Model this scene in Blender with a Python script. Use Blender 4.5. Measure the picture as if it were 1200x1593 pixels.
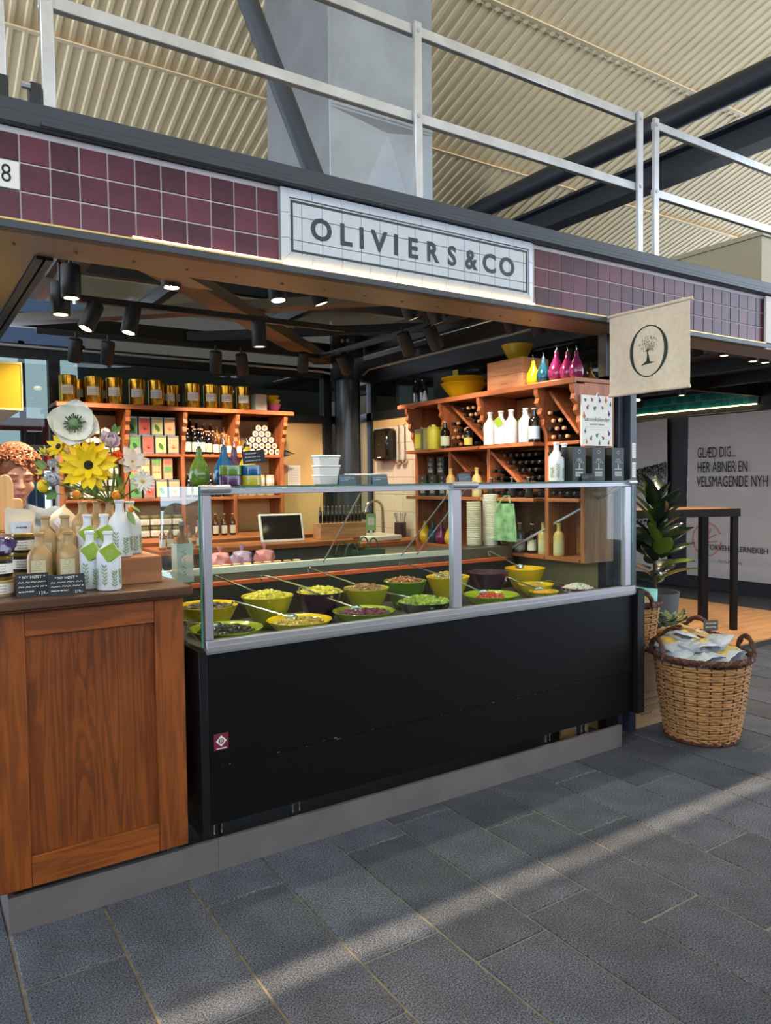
import bpy, bmesh, math, random
from mathutils import Vector, Matrix
rnd = random.Random(11)
PI = math.pi
for o in list(bpy.data.objects): bpy.data.objects.remove(o)
scene = bpy.context.scene
C = scene.collection

# ------------------------------------------------------------------ camera
cam = bpy.data.objects.new('camera', bpy.data.cameras.new('camera')); C.objects.link(cam)
scene.camera = cam
yaw, pitch, roll, fpx = 0.57799, 0.04173, 0.01141, 1155.47697
fw = Vector((math.sin(yaw)*math.cos(pitch), math.cos(yaw)*math.cos(pitch), -math.sin(pitch)))
rt = Vector((math.cos(yaw), -math.sin(yaw), 0)); dn = fw.cross(rt)
rt2 = math.cos(roll)*rt + math.sin(roll)*dn; dn2 = -math.sin(roll)*rt + math.cos(roll)*dn
cam.matrix_world = Matrix(((rt2.x, -dn2.x, -fw.x, -0.26515), (rt2.y, -dn2.y, -fw.y, -2.80971), (rt2.z, -dn2.z, -fw.z, 1.55000), (0, 0, 0, 1)))
cam.data.sensor_fit = 'VERTICAL'; cam.data.sensor_height = 36.0
cam.data.lens = 36.0*fpx/1593.0
cam.data.clip_start = 0.05; cam.data.clip_end = 200

# ------------------------------------------------------------------ world, sun, exposure
world = bpy.data.worlds.new('world'); scene.world = world; world.use_nodes = True
wn = world.node_tree.nodes; wl = world.node_tree.links
bg = wn['Background']; bg.inputs[0].default_value = (0.70, 0.83, 1.0, 1); bg.inputs[1].default_value = 4.8
sun = bpy.data.objects.new('sun_offscreen', bpy.data.lights.new('sun_offscreen', 'SUN')); C.objects.link(sun)
sun.data.energy = 13.0; sun.data.angle = math.radians(0.6); sun.data.color = (1.0, 0.76, 0.48)
SUN_FROM = Vector((-2.2, -5.2, 8.35)); SUN_TO = Vector((1.6, -0.68, 0))
sun.rotation_euler = (SUN_TO-SUN_FROM).to_track_quat('-Z', 'Y').to_euler()
vs = scene.view_settings
vs.view_transform = 'Standard'; vs.look = 'None'; vs.exposure = 0.15; vs.gamma = 1.0; vs.use_curve_mapping = False
scene.display_settings.display_device = 'sRGB'
scene.cycles.use_denoising = True
scene.cycles.max_bounces = 8; scene.cycles.transparent_max_bounces = 16
scene.cycles.sample_clamp_indirect = 6.0
scene.cycles.caustics_reflective = False; scene.cycles.caustics_refractive = False

# ------------------------------------------------------------------ mesh helpers
class MB:
    def __init__(s): s.v = []; s.f = []
    def add(s, vs, fs):
        n = len(s.v); s.v += [tuple(v) for v in vs]; s.f += [tuple(i+n for i in f) for f in fs]; return s
    def box(s, x0, x1, y0, y1, z0, z1):
        return s.add([(x0,y0,z0),(x1,y0,z0),(x1,y1,z0),(x0,y1,z0),(x0,y0,z1),(x1,y0,z1),(x1,y1,z1),(x0,y1,z1)],
                     [(0,3,2,1),(4,5,6,7),(0,1,5,4),(1,2,6,5),(2,3,7,6),(3,0,4,7)])
    def bar(s, p0, p1, w, h, up=(0,0,1)):
        p0 = Vector(p0); p1 = Vector(p1); d = (p1-p0).normalized(); u = Vector(up)
        a = d.cross(u)
        if a.length < 1e-4: a = d.cross(Vector((0,1,0)))
        a.normalize(); b = a.cross(d).normalized(); a *= w/2; b *= h/2
        return s.add([p0-a-b,p0+a-b,p0+a+b,p0-a+b,p1-a-b,p1+a-b,p1+a+b,p1-a+b],
                     [(0,1,2,3),(4,7,6,5),(0,4,5,1),(1,5,6,2),(2,6,7,3),(3,7,4,0)])
    def tube(s, pts, r, n=8, caps=True, closed=False):
        pts = [Vector(p) for p in pts]; m = len(pts)
        rs = r if isinstance(r, (list, tuple)) else [r]*m
        vs = []; fs = []; ref = None
        for i, p in enumerate(pts):
            if closed: d = (pts[(i+1) % m]-pts[i-1])
            else: d = (pts[min(i+1, m-1)]-pts[max(i-1, 0)])
            if d.length < 1e-9: d = Vector((0,0,1))
            d.normalize()
            if ref is None:
                ref = Vector((0,0,1)) if abs(d.z) < .9 else Vector((1,0,0))
            a = ref-d*ref.dot(d)
            if a.length < 1e-6: a = d.orthogonal()
            a.normalize(); b = d.cross(a); ref = a
            for k in range(n):
                t = 2*PI*k/n; vs.append(p+rs[i]*(a*math.cos(t)+b*math.sin(t)))
        for i in range(m if closed else m-1):
            j = (i+1) % m
            for k in range(n):
                q = (k+1) % n; fs.append((i*n+k, i*n+q, j*n+q, j*n+k))
        if caps and not closed:
            fs.append(tuple(range(n-1, -1, -1))); fs.append(tuple((m-1)*n+k for k in range(n)))
        return s.add(vs, fs)
    def lathe(s, prof, n=20, c=(0,0,0), sx=1, sy=1, cap0=True, cap1=True, mat=None):
        vs = []; fs = []
        for r, z in prof:
            for k in range(n):
                t = 2*PI*k/n; v = Vector((r*sx*math.cos(t), r*sy*math.sin(t), z))
                if mat is not None: v = mat @ v
                vs.append(v+Vector(c))
        m = len(prof)
        for i in range(m-1):
            for k in range(n):
                q = (k+1) % n; fs.append((i*n+k, i*n+q, (i+1)*n+q, (i+1)*n+k))
        if cap0: fs.append(tuple(range(n-1, -1, -1)))
        if cap1: fs.append(tuple((m-1)*n+k for k in range(n)))
        return s.add(vs, fs)
    def cyl(s, c, r, h, n=16): return s.lathe([(r,0),(r,h)], n, c)
    def patch(s, prof, a0, a1, n=6, c=(0,0,0), off=.0008):
        vs = []; fs = []
        for r, z in prof:
            for k in range(n+1):
                t = a0+(a1-a0)*k/n; vs.append((c[0]+(r+off)*math.cos(t), c[1]+(r+off)*math.sin(t), c[2]+z))
        for i in range(len(prof)-1):
            for k in range(n): fs.append((i*(n+1)+k, i*(n+1)+k+1, (i+1)*(n+1)+k+1, (i+1)*(n+1)+k))
        return s.add(vs, fs)
    def prism(s, poly, plane, d0, d1):
        def P3(a, b, d): return {'xz': (a, d, b), 'yz': (d, a, b), 'xy': (a, b, d)}[plane]
        n = len(poly)
        vs = [P3(a, b, d0) for a, b in poly]+[P3(a, b, d1) for a, b in poly]
        fs = [tuple(range(n)), tuple(range(2*n-1, n-1, -1))]
        for i in range(n):
            j = (i+1) % n; fs.append((i, i+n, j+n, j))
        return s.add(vs, fs)
    def sphere(s, c, r, n=10, m=7, sc=(1,1,1), rot=None):
        vs = []; fs = []
        for i in range(1, m):
            a = PI*i/m
            for k in range(n):
                t = 2*PI*k/n; v = Vector((r*sc[0]*math.sin(a)*math.cos(t), r*sc[1]*math.sin(a)*math.sin(t), r*sc[2]*math.cos(a)))
                if rot is not None: v = rot @ v
                vs.append(v+Vector(c))
        top = Vector((0,0,r*sc[2])); bot = -top
        if rot is not None: top = rot @ top; bot = rot @ bot
        vs += [top+Vector(c), bot+Vector(c)]; T = (m-1)*n
        for k in range(n):
            q = (k+1) % n; fs.append((T, k, q)); fs.append((T+1, (m-2)*n+q, (m-2)*n+k))
            for i in range(m-2): fs.append((i*n+k, (i+1)*n+k, (i+1)*n+q, i*n+q))
        return s.add(vs, fs)
    def grid(s, fn, nu, nv):
        vs = [fn(i/nu, j/nv) for j in range(nv+1) for i in range(nu+1)]
        fs = [(j*(nu+1)+i, j*(nu+1)+i+1, (j+1)*(nu+1)+i+1, (j+1)*(nu+1)+i) for j in range(nv) for i in range(nu)]
        return s.add(vs, fs)
    def mesh(s, name, m, smooth=True, bevel=0, fix=True):
        me = bpy.data.meshes.new(name); me.from_pydata(s.v, [], s.f)
        if bevel or fix:
            bm = bmesh.new(); bm.from_mesh(me)
            if bevel: bmesh.ops.bevel(bm, geom=list(bm.edges), offset=bevel, segments=1, affect='EDGES', clamp_overlap=True)
            if fix: bmesh.ops.recalc_face_normals(bm, faces=bm.faces)
            bm.to_mesh(me); bm.free()
        if smooth:
            me.polygons.foreach_set('use_smooth', [True]*len(me.polygons))
            me.set_sharp_from_angle(angle=math.radians(38))
        if m is not None: me.materials.append(m)
        return me
    def build(s, name, m, parent=None, **k):
        return ob(name, s.mesh(name, m, **k), parent)
def ob(name, me, parent=None, loc=None, rotz=None):
    o = bpy.data.objects.new(name, me); C.objects.link(o)
    if parent is not None: o.parent = parent
    if loc is not None: o.location = loc
    if rotz is not None: o.rotation_euler = (0, 0, rotz)
    return o
def tag(o, label=None, cat=None, group=None, kind=None):
    if label: o['label'] = label
    if cat: o['category'] = cat
    if group: o['group'] = group
    if kind: o['kind'] = kind
    return o
def thing(name, label, cat, loc=(0,0,0), rotz=0, group=None):
    o = bpy.data.objects.new(name, None); C.objects.link(o); o.empty_display_size = .05
    o.location = loc; o.rotation_euler = (0, 0, rotz)
    return tag(o, label, cat, group)
def dup(root, loc=None, rotz=None, label=None, scale=None):
    kids = {}
    r = root.copy(); C.objects.link(r)
    if loc is not None: r.location = loc
    if rotz is not None: r.rotation_euler = (0, 0, rotz)
    if scale is not None: r.scale = (scale,)*3 if not isinstance(scale, tuple) else scale
    if label: r['label'] = label
    for ch in list(root.children):
        c = ch.copy(); C.objects.link(c); c.parent = r
        for g in list(ch.children):
            d = g.copy(); C.objects.link(d); d.parent = c
    return r
def struct(name, mb, m, label=None, parent=None, **k):
    o = mb.build(name, m, parent, **k)
    if parent is None: o['kind'] = 'structure'
    if label: o['label'] = label
    return o
TEXTS = []
def text(name, s, size, m, parent, loc, rot=(PI/2,0,0), align='CENTER', extrude=.0004, bold=0, sx=1, spacing=1, shear=0):
    cu = bpy.data.curves.new(name, 'FONT'); cu.body = s; cu.size = size; cu.align_x = align; cu.align_y = 'CENTER'
    cu.extrude = extrude; cu.offset = bold*size; cu.space_character = spacing; cu.shear = shear; cu.resolution_u = 3
    o = bpy.data.objects.new(name, cu); C.objects.link(o); o.parent = parent
    o.location = loc; o.rotation_euler = rot; o.scale = (sx, 1, 1)
    cu.materials.append(m); TEXTS.append(o); return o
def squiggle(mb, p, ux, uz, w, h, n, seed=0, th=.0012):
    """a row of illegible handwriting: a wavy ribbon of width w starting at p, along ux, up uz"""
    r = random.Random(seed); p = Vector(p); ux = Vector(ux); uz = Vector(uz); x = 0; pen = []
    while x < w:
        wl = min(w-x, w*r.uniform(.12, .3)); k = max(3, int(n*wl/w)); pts = []
        for i in range(k+1):
            pts.append(p+ux*(x+wl*i/k)+uz*(h*(.5 if i % 2 else -.5)*r.uniform(.4, 1)))
        for a, b in zip(pts, pts[1:]):
            d = (b-a).normalized(); q = ux.cross(uz).normalized().cross(d)*th/2
            mb.add([a-q, b-q, b+q, a+q], [(0,1,2,3)])
        x += wl+w*.05
    return mb

# ------------------------------------------------------------------ materials
def lin(c): return tuple((x/255/12.92 if x/255 <= .04045 else ((x/255+.055)/1.055)**2.4) for x in c)
MATS = {}
def mat(name, col=(200,200,200), rough=.5, metal=0, noise=0, ns=12, bump=0, bs=60, emit=None, es=1, spec=None, coat=0, sub=0, trans=0, ior=None, stretch=(1,1,1)):
    if name in MATS: return MATS[name]
    m = bpy.data.materials.new(name); m.use_nodes = True; nt = m.node_tree; b = nt.nodes['Principled BSDF']
    c = lin(col); b.inputs['Base Color'].default_value = (*c, 1); b.inputs['Roughness'].default_value = rough
    b.inputs['Metallic'].default_value = metal
    if spec is not None: b.inputs['Specular IOR Level'].default_value = spec
    if coat: b.inputs['Coat Weight'].default_value = coat; b.inputs['Coat Roughness'].default_value = .08
    if trans: b.inputs['Transmission Weight'].default_value = trans
    if ior: b.inputs['IOR'].default_value = ior
    if sub: b.inputs['Subsurface Weight'].default_value = sub; b.inputs['Subsurface Radius'].default_value = (.02,.01,.006); b.inputs['Subsurface Scale'].default_value = .3
    if emit is not None:
        b.inputs['Emission Color'].default_value = (*lin(emit), 1); b.inputs['Emission Strength'].default_value = es
    if noise or bump:
        tc = nt.nodes.new('ShaderNodeTexCoord'); mp = nt.nodes.new('ShaderNodeMapping'); mp.inputs['Scale'].default_value = stretch
        nt.links.new(tc.outputs['Object'], mp.inputs[0])
    if noise:
        nz = nt.nodes.new('ShaderNodeTexNoise'); nz.inputs['Scale'].default_value = ns; nz.inputs['Detail'].default_value = 5
        nt.links.new(mp.outputs[0], nz.inputs[0])
        mx = nt.nodes.new('ShaderNodeMix'); mx.data_type = 'RGBA'; mx.inputs[6].default_value = (*[max(0, x*(1-noise)) for x in c], 1); mx.inputs[7].default_value = (*[min(1, x*(1+noise)) for x in c], 1)
        rp = nt.nodes.new('ShaderNodeMapRange'); rp.inputs[1].default_value = .3; rp.inputs[2].default_value = .7
        nt.links.new(nz.outputs[0], rp.inputs[0]); nt.links.new(rp.outputs[0], mx.inputs[0]); nt.links.new(mx.outputs[2], b.inputs['Base Color'])
    if bump:
        n2 = nt.nodes.new('ShaderNodeTexNoise'); n2.inputs['Scale'].default_value = bs; n2.inputs['Detail'].default_value = 3
        nt.links.new(mp.outputs[0], n2.inputs[0]); bp = nt.nodes.new('ShaderNodeBump'); bp.inputs['Strength'].default_value = bump; bp.inputs['Distance'].default_value = .004
        nt.links.new(n2.outputs[0], bp.inputs['Height']); nt.links.new(bp.outputs[0], b.inputs['Normal'])
    MATS[name] = m; return m
def wood(name, c1=(120,70,40), c2=(170,110,70), grain='z', rough=.45, scale=14, knots=False, coat=0):
    """stained timber: long noise streaks along the grain axis, per-object offset, optional wild grain"""
    if name in MATS: return MATS[name]
    m = bpy.data.materials.new(name); m.use_nodes = True; nt = m.node_tree; b = nt.nodes['Principled BSDF']; L = nt.links.new
    b.inputs['Roughness'].default_value = rough
    if coat: b.inputs['Coat Weight'].default_value = coat
    tc = nt.nodes.new('ShaderNodeTexCoord'); mp = nt.nodes.new('ShaderNodeMapping'); oi = nt.nodes.new('ShaderNodeObjectInfo')
    s = {'x': (.09,1,1), 'y': (1,.09,1), 'z': (1,1,.09)}[grain]
    mp.inputs['Scale'].default_value = s
    cx = nt.nodes.new('ShaderNodeVectorMath'); cx.operation = 'ADD'; L(tc.outputs['Object'], cx.inputs[0])
    ml = nt.nodes.new('ShaderNodeMath'); ml.operation = 'MULTIPLY'; ml.inputs[1].default_value = 37.0; L(oi.outputs['Random'], ml.inputs[0]); L(ml.outputs[0], cx.inputs[1])
    L(cx.outputs[0], mp.inputs[0])
    n1 = nt.nodes.new('ShaderNodeTexNoise'); n1.inputs['Scale'].default_value = scale*(.45 if knots else 1); n1.inputs['Detail'].default_value = 4; n1.inputs['Distortion'].default_value = 1.2 if knots else .4
    L(mp.outputs[0], n1.inputs[0])
    sn = nt.nodes.new('ShaderNodeMath'); sn.operation = 'MULTIPLY'; sn.inputs[1].default_value = 42 if knots else 26; L(n1.outputs[0], sn.inputs[0])
    s2 = nt.nodes.new('ShaderNodeMath'); s2.operation = 'SINE'; L(sn.outputs[0], s2.inputs[0])
    mr = nt.nodes.new('ShaderNodeMapRange'); mr.inputs[1].default_value = -1; mr.inputs[2].default_value = 1; L(s2.outputs[0], mr.inputs[0])
    n2 = nt.nodes.new('ShaderNodeTexNoise'); n2.inputs['Scale'].default_value = 4.5; n2.inputs['Detail'].default_value = 3; L(cx.outputs[0], n2.inputs[0])
    ad = nt.nodes.new('ShaderNodeMath'); ad.operation = 'MULTIPLY_ADD'; ad.inputs[1].default_value = .45; L(mr.outputs[0], ad.inputs[0])
    m3 = nt.nodes.new('ShaderNodeMath'); m3.operation = 'MULTIPLY'; m3.inputs[1].default_value = .75; L(n2.outputs[0], m3.inputs[0]); L(m3.outputs[0], ad.inputs[2])
    mx = nt.nodes.new('ShaderNodeMix'); mx.data_type = 'RGBA'; mx.inputs[6].default_value = (*lin(c1), 1); mx.inputs[7].default_value = (*lin(c2), 1)
    L(ad.outputs[0], mx.inputs[0]); L(mx.outputs[2], b.inputs['Base Color'])
    bp = nt.nodes.new('ShaderNodeBump'); bp.inputs['Strength'].default_value = .12; bp.inputs['Distance'].default_value = .002; L(mr.outputs[0], bp.inputs['Height']); L(bp.outputs[0], b.inputs['Normal'])
    MATS[name] = m; return m
def glass(name, tint=(235,245,240), haze=0, hazecol=(120,120,110), refl=1.0, rough=.02):
    """thin pane: transparent plus fresnel gloss, optional dirt haze"""
    if name in MATS: return MATS[name]
    m = bpy.data.materials.new(name); m.use_nodes = True; nt = m.node_tree; nt.nodes.remove(nt.nodes['Principled BSDF']); L = nt.links.new
    out = nt.nodes['Material Output']; t = nt.nodes.new('ShaderNodeBsdfTransparent'); t.inputs[0].default_value = (*lin(tint), 1)
    g = nt.nodes.new('ShaderNodeBsdfGlossy'); g.inputs['Roughness'].default_value = rough; g.inputs[0].default_value = (refl, refl, refl, 1)
    fr = nt.nodes.new('ShaderNodeFresnel'); fr.inputs[0].default_value = 1.45
    ge = nt.nodes.new('ShaderNodeNewGeometry'); iv = nt.nodes.new('ShaderNodeMath'); iv.operation = 'SUBTRACT'; iv.inputs[0].default_value = 1; L(ge.outputs['Backfacing'], iv.inputs[1])
    fm = nt.nodes.new('ShaderNodeMath'); fm.operation = 'MULTIPLY'; L(fr.outputs[0], fm.inputs[0]); L(iv.outputs[0], fm.inputs[1])   # gloss only where the ray enters the pane
    mx = nt.nodes.new('ShaderNodeMixShader'); L(fm.outputs[0], mx.inputs[0]); L(t.outputs[0], mx.inputs[1]); L(g.outputs[0], mx.inputs[2]); res = mx
    if haze:
        d0 = nt.nodes.new('ShaderNodeBsdfDiffuse'); d0.inputs[0].default_value = (*lin(hazecol), 1); d1 = nt.nodes.new('ShaderNodeBsdfTranslucent'); d1.inputs[0].default_value = (*lin(hazecol), 1)
        d = nt.nodes.new('ShaderNodeMixShader'); L(d0.outputs[0], d.inputs[1]); L(d1.outputs[0], d.inputs[2])
        m2 = nt.nodes.new('ShaderNodeMixShader'); m2.inputs[0].default_value = haze; L(mx.outputs[0], m2.inputs[1]); L(d.outputs[0], m2.inputs[2]); res = m2
    L(res.outputs[0], out.inputs[0]); MATS[name] = m; return m
BLACK = mat('black_paint', (22,23,27), .45)
STEELBLK = mat('dark_steel_paint', (38,42,48), .5, noise=.1, ns=4)
ALU = mat('galvanised_steel', (196,198,202), .36, .8, noise=.12, ns=9)
ALUM = mat('brushed_aluminium', (184,180,188), .4, .65)
CHROME = mat('polished_steel', (205,205,205), .18, 1)
WHITE = mat('white_plastic', (232,232,230), .45)
PAPER = mat('white_paper', (236,234,226), .7)
INK = mat('black_print', (20,20,22), .7)
CHALK = mat('chalk_writing', (225,228,230), .9)
SLATE = mat('chalkboard_black', (30,33,40), .7)
SHELF = wood('orange_stained_pine', (116,60,32), (188,112,66), 'z', .5)
SHELFX = wood('orange_stained_pine_along_x', (116,60,32), (188,112,66), 'x', .5)
SHELFY = wood('orange_stained_pine_along_y', (116,60,32), (188,112,66), 'y', .5)
OAK = wood('pale_oak', (150,105,68), (205,162,116), 'x', .5)

# ================================================================== HALL: floor, roof
def granite(name, col, var=.35):
    m = mat(name, col, .72); nt = m.node_tree; b = nt.nodes['Principled BSDF']; L = nt.links.new
    tc = nt.nodes.new('ShaderNodeTexCoord'); oi = nt.nodes.new('ShaderNodeObjectInfo')
    n1 = nt.nodes.new('ShaderNodeTexNoise'); n1.inputs['Scale'].default_value = 180; n1.inputs['Detail'].default_value = 3; L(tc.outputs['Object'], n1.inputs[0])
    n2 = nt.nodes.new('ShaderNodeTexNoise'); n2.inputs['Scale'].default_value = 5; n2.inputs['Detail'].default_value = 4; L(tc.outputs['Object'], n2.inputs[0])
    r1 = nt.nodes.new('ShaderNodeMapRange'); r1.inputs[1].default_value = .38; r1.inputs[2].default_value = .66; r1.inputs[3].default_value = .25; r1.inputs[4].default_value = 2.1; L(n1.outputs[0], r1.inputs[0])
    r2 = nt.nodes.new('ShaderNodeMapRange'); r2.inputs[1].default_value = .3; r2.inputs[2].default_value = .7; r2.inputs[3].default_value = .75; r2.inputs[4].default_value = 1.25; L(n2.outputs[0], r2.inputs[0])
    r3 = nt.nodes.new('ShaderNodeMapRange'); r3.inputs[3].default_value = 1-var; r3.inputs[4].default_value = 1+var; L(oi.outputs['Random'], r3.inputs[0])
    a = nt.nodes.new('ShaderNodeMath'); a.operation = 'MULTIPLY'; L(r1.outputs[0], a.inputs[0]); L(r2.outputs[0], a.inputs[1])
    c = nt.nodes.new('ShaderNodeMath'); c.operation = 'MULTIPLY'; L(a.outputs[0], c.inputs[0]); L(r3.outputs[0], c.inputs[1])
    v = nt.nodes.new('ShaderNodeVectorMath'); v.operation = 'SCALE'; v.inputs[0].default_value = lin(col); L(c.outputs[0], v.inputs['Scale']); L(v.outputs[0], b.inputs['Base Color'])
    bp = nt.nodes.new('ShaderNodeBump'); bp.inputs['Strength'].default_value = .45; bp.inputs['Distance'].default_value = .003; L(n1.outputs[0], bp.inputs['Height']); L(bp.outputs[0], b.inputs['Normal'])
    return m
GRAN = granite('dark_granite', (76,81,93), .25)
floor = struct('floor', MB().box(-9, 15, -13, 9, -.2, -.012), granite('floor_granite_far', (70,74,80), 0), 'dark grey granite paving of the market hall')
MB().box(-1.6, 8, -2.75, 1.6, -.03, -.006).build('grout_bed', mat('sandy_grout', (124,118,106), .9, noise=.3, ns=20), floor)
SW, PLN = .3105, .84
offs = {0: -.331, 1: -.813, 2: -.225, 3: -.809, 4: -.169, 5: -.911, 6: -.33, 7: -.594, 8: -.155, 9: -.415}
pavers = {}
for k in range(-4, 22):
    o0 = offs.get(k, -.1-.84*((k*.37) % 1))
    y = o0 - PLN*4
    while y < 1.5:
        y1 = y+PLN; a, b = max(y, -2.7), min(y1, 1.5); y = y1
        if b-a < .05: continue
        key = round(b-a, 2)
        if key not in pavers:
            w, l = SW-.010, b-a-.010
            pavers[key] = MB().box(-w/2, w/2, -l/2, l/2, -.022, 0).mesh('paver', GRAN, smooth=False, bevel=.003)
        ob('paver', pavers[key], floor, (k*SW+SW/2, (a+b)/2, rnd.uniform(-.0012, .0008)))

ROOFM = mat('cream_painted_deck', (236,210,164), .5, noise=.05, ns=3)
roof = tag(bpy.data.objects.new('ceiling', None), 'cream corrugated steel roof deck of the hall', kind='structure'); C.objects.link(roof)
PITCH, Z0, SL = .1135, 6.5, .322
def deck(y0, y1, z0, sl, x0=-8, x1=15, lift=0):
    mb = MB(); xs = []; x = x0
    while x < x1:
        xs += [(x, 0), (x+PITCH*.50, 0), (x+PITCH*.62, -.012), (x+PITCH*.88, -.012)]; x += PITCH
    top = [(a, y0, z0-sl*y0+h+lift) for a, h in xs]; bot = [(a, y1, z0-sl*y1+h+lift) for a, h in xs]; n = len(xs)
    return mb.add(top+bot, [(i, i+1, n+i+1, n+i) for i in range(n-1)])
seams = [-5.12, -4.28, -2.64, -1.01, .63, 2.276, 3.92, 5.56, 7.2]
for i, (a, b) in enumerate(zip(seams, seams[1:])):
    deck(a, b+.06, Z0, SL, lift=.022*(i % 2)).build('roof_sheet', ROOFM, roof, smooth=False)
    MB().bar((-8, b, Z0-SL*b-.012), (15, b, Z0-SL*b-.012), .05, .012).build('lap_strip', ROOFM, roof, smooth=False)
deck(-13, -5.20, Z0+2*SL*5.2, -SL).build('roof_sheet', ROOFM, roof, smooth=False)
# opaque skin above the sheets; ridge slot invented to shape the sun streak
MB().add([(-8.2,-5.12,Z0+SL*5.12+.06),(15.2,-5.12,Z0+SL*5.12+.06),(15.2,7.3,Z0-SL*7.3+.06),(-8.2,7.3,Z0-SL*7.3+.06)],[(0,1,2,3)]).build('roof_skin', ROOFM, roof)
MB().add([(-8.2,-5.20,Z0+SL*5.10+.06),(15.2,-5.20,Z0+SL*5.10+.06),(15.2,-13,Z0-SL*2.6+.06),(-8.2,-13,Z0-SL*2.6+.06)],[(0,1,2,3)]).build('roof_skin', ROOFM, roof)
# hall back wall beyond the stalls
struct('wall_back', MB().box(1.75, 15, 7.2, 7.4, -.1, 4.3), mat('dull_grey_wall', (96,92,84), .8), 'grey wall at the back of the hall')
struct('window_1', MB().box(-3.0, 1.75, 7.2, 7.26, -.1, .25).box(-3, 1.75, 7.2, 7.26, 3.2, 4.3).box(1.66, 1.75, 7.2, 7.26, 0, 3.3).box(.98, 1.05, 7.2, 7.26, 0, 3.3).box(-3.0,1.75,7.2,7.26,1.18,1.24), mat('blue_window_frame', (60,80,112), .5), 'blue framed shop window onto the street')

# unseen stalls added across the aisle and down the hall to darken glass reflections
struct('wall_opposite_added', MB().box(-7.5, 13, -9.2, -8.4, 0, 2.75).box(-7.5, 13, -8.45, -8.35, 2.45, 2.8), mat('added_stall_front', (74,58,46), .6), 'added brown stall fronts across the aisle, unseen')
struct('wall_left_added', MB().box(-6.2, -5.4, -4.5, 3.2, 0, 2.75), mat('added_stall_front'), 'added brown stall side down the hall, unseen')
# big roof steelwork
tb = thing('truss_beam', 'pair of dark steel roof beams, round tube above flanged girder', 'beam', (6,0,0))
MB().tube([(0,-6,4.965),(0,7,4.965)], .115, 16).build('tube_chord', STEELBLK, tb)
MB().box(.03,.25,-6,7,4.44,4.47).box(.13,.16,-6,7,4.47,4.67).box(.03,.25,-6,7,4.67,4.70).build('flanged_girder', STEELBLK, tb)
tag(MB().tube([(1.374-.08,1.0,4.130+.18),(1.766+.16,1.0,3.294-.36)], .055, 14).build('roof_strut', STEELBLK), 'slanting dark steel strut rising in front of the metal duct', 'strut')
# ventilation duct cabinet on the stall roof
DUCT = mat('sheet_zinc', (156,164,174), .36, .7, noise=.14, ns=3)
du = thing('duct_cabinet', 'tall grey sheet-metal ventilation duct with creased front panels', 'duct', (0,0,0))
dx0, dx1, dy0, dy1 = 2.14, 2.975, 1.5, 2.45
MB().box(dx0, dx1, dy0, dy1, 2.92, 5.6).build('casing', DUCT, du)
def crease(z0, z1):
    cx, cz = (dx0+dx1)/2, z0+(z1-z0)*.90; y = dy0-.004
    return MB().add([(dx0,y,z0),(dx1,y,z0),(dx1,y,z1),(dx0,y,z1),(cx,y-.06,cz)],[(0,1,4),(1,2,4),(2,3,4),(3,0,4)])
for a, b, m in ((2.95,3.99,DUCT),(4.01,5.55,DUCT)): crease(a, b).build('front_panel', m, du, smooth=False)
MB().tube([(dx0+.01,dy0-.006,2.95),(dx0+.01,dy0-.006,5.5)], .012, 6).build('hinge_rod', DUCT, du)

# ================================================================== STALL: plinth, fascia, sign
STEEL = mat('scuffed_plinth_steel', (142,134,134), .42, .55, noise=.10, ns=6)
for a, b in ((0, .752), (.754, 3.183)):
    mb = MB().box(a, b, 0, .018, 0, .127)
    if a == 0: mb.box(0, .018, .018, 2.6, 0, .127)
    struct('trim_%d' % (1 if a == 0 else 2), mb, STEEL, 'brushed steel kick plinth along the stall foot')
struct('floor_under_stall', MB().box(.02, 3.2, .02, 3.1, -.005, .012), mat('grey_stall_floor', (82,82,84), .8), 'grey floor under the stall')

FX0, FX1 = -1.3, 6.2
BEAM = mat('blue_black_beam_paint', (44,52,60), .42, noise=.1, ns=5)
fascia = struct('wall_fascia', MB().box(FX0, FX1, .004, .09, 2.44, 2.755), mat('tile_grout', (196,186,184), .8), 'maroon tiled fascia band over the stall counters')
struct('trim_3', MB().box(FX0, FX1, -.03, .16, 2.757, 2.80).box(FX0, FX1, -.012, .14, 2.80, 2.846).box(.17, FX1, -.05, -.03, 2.757, 2.775), BEAM, 'dark steel cap beam on top of the tiled fascia', bevel=.003)
struct('trim_4', MB().box(FX0, FX1, -.028, .02, 2.408, 2.436), BEAM, 'dark steel lower edge of the tiled fascia', bevel=.002)
struct('trim_5', MB().box(FX0, FX1, -.024, .004, 2.4365, 2.443), mat('brass_ledge', (190,160,100), .35, .8), 'thin brass ledge under the fascia tiles')
TILEM = []
for i, c in enumerate(((84,38,54),(70,31,47),(94,44,59))):
    TILEM.append(mat('maroon_glaze_%d' % i, c, .28, spec=.3, noise=.22, ns=14, bump=.08, bs=30))
tile_me = [MB().box(-.0450, .0450, -.0015, .006, -.0450, .0450).mesh('tile', m, smooth=False, bevel=.0012) for m in TILEM]
TP = .0957
for k in range(-14, 48):
    x = .107+TP*(k+.5)
    if 1.063 < x < 2.475 or x > 4.58: continue
    for r in range(3):
        z = 2.4475+TP*1.005*(r+.5)
        if r == 1 and k < 0 and k > -4: continue
        ob('tile', rnd.choice(tile_me), fascia, (x, .001, z))
# house number plaque
pq = thing('number_plaque', 'white enamel number plaque reading 8 set into maroon tiles', 'plaque', (-.04, -.003, 2.59))
MB().box(-.14, .145, -.006, .004, -.046, .046).build('plate', mat('white_enamel', (226,222,216), .3), pq, bevel=.002)
text('number', '8', .085, INK, pq, (.104, -.0065, -.001), sx=.8)
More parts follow.
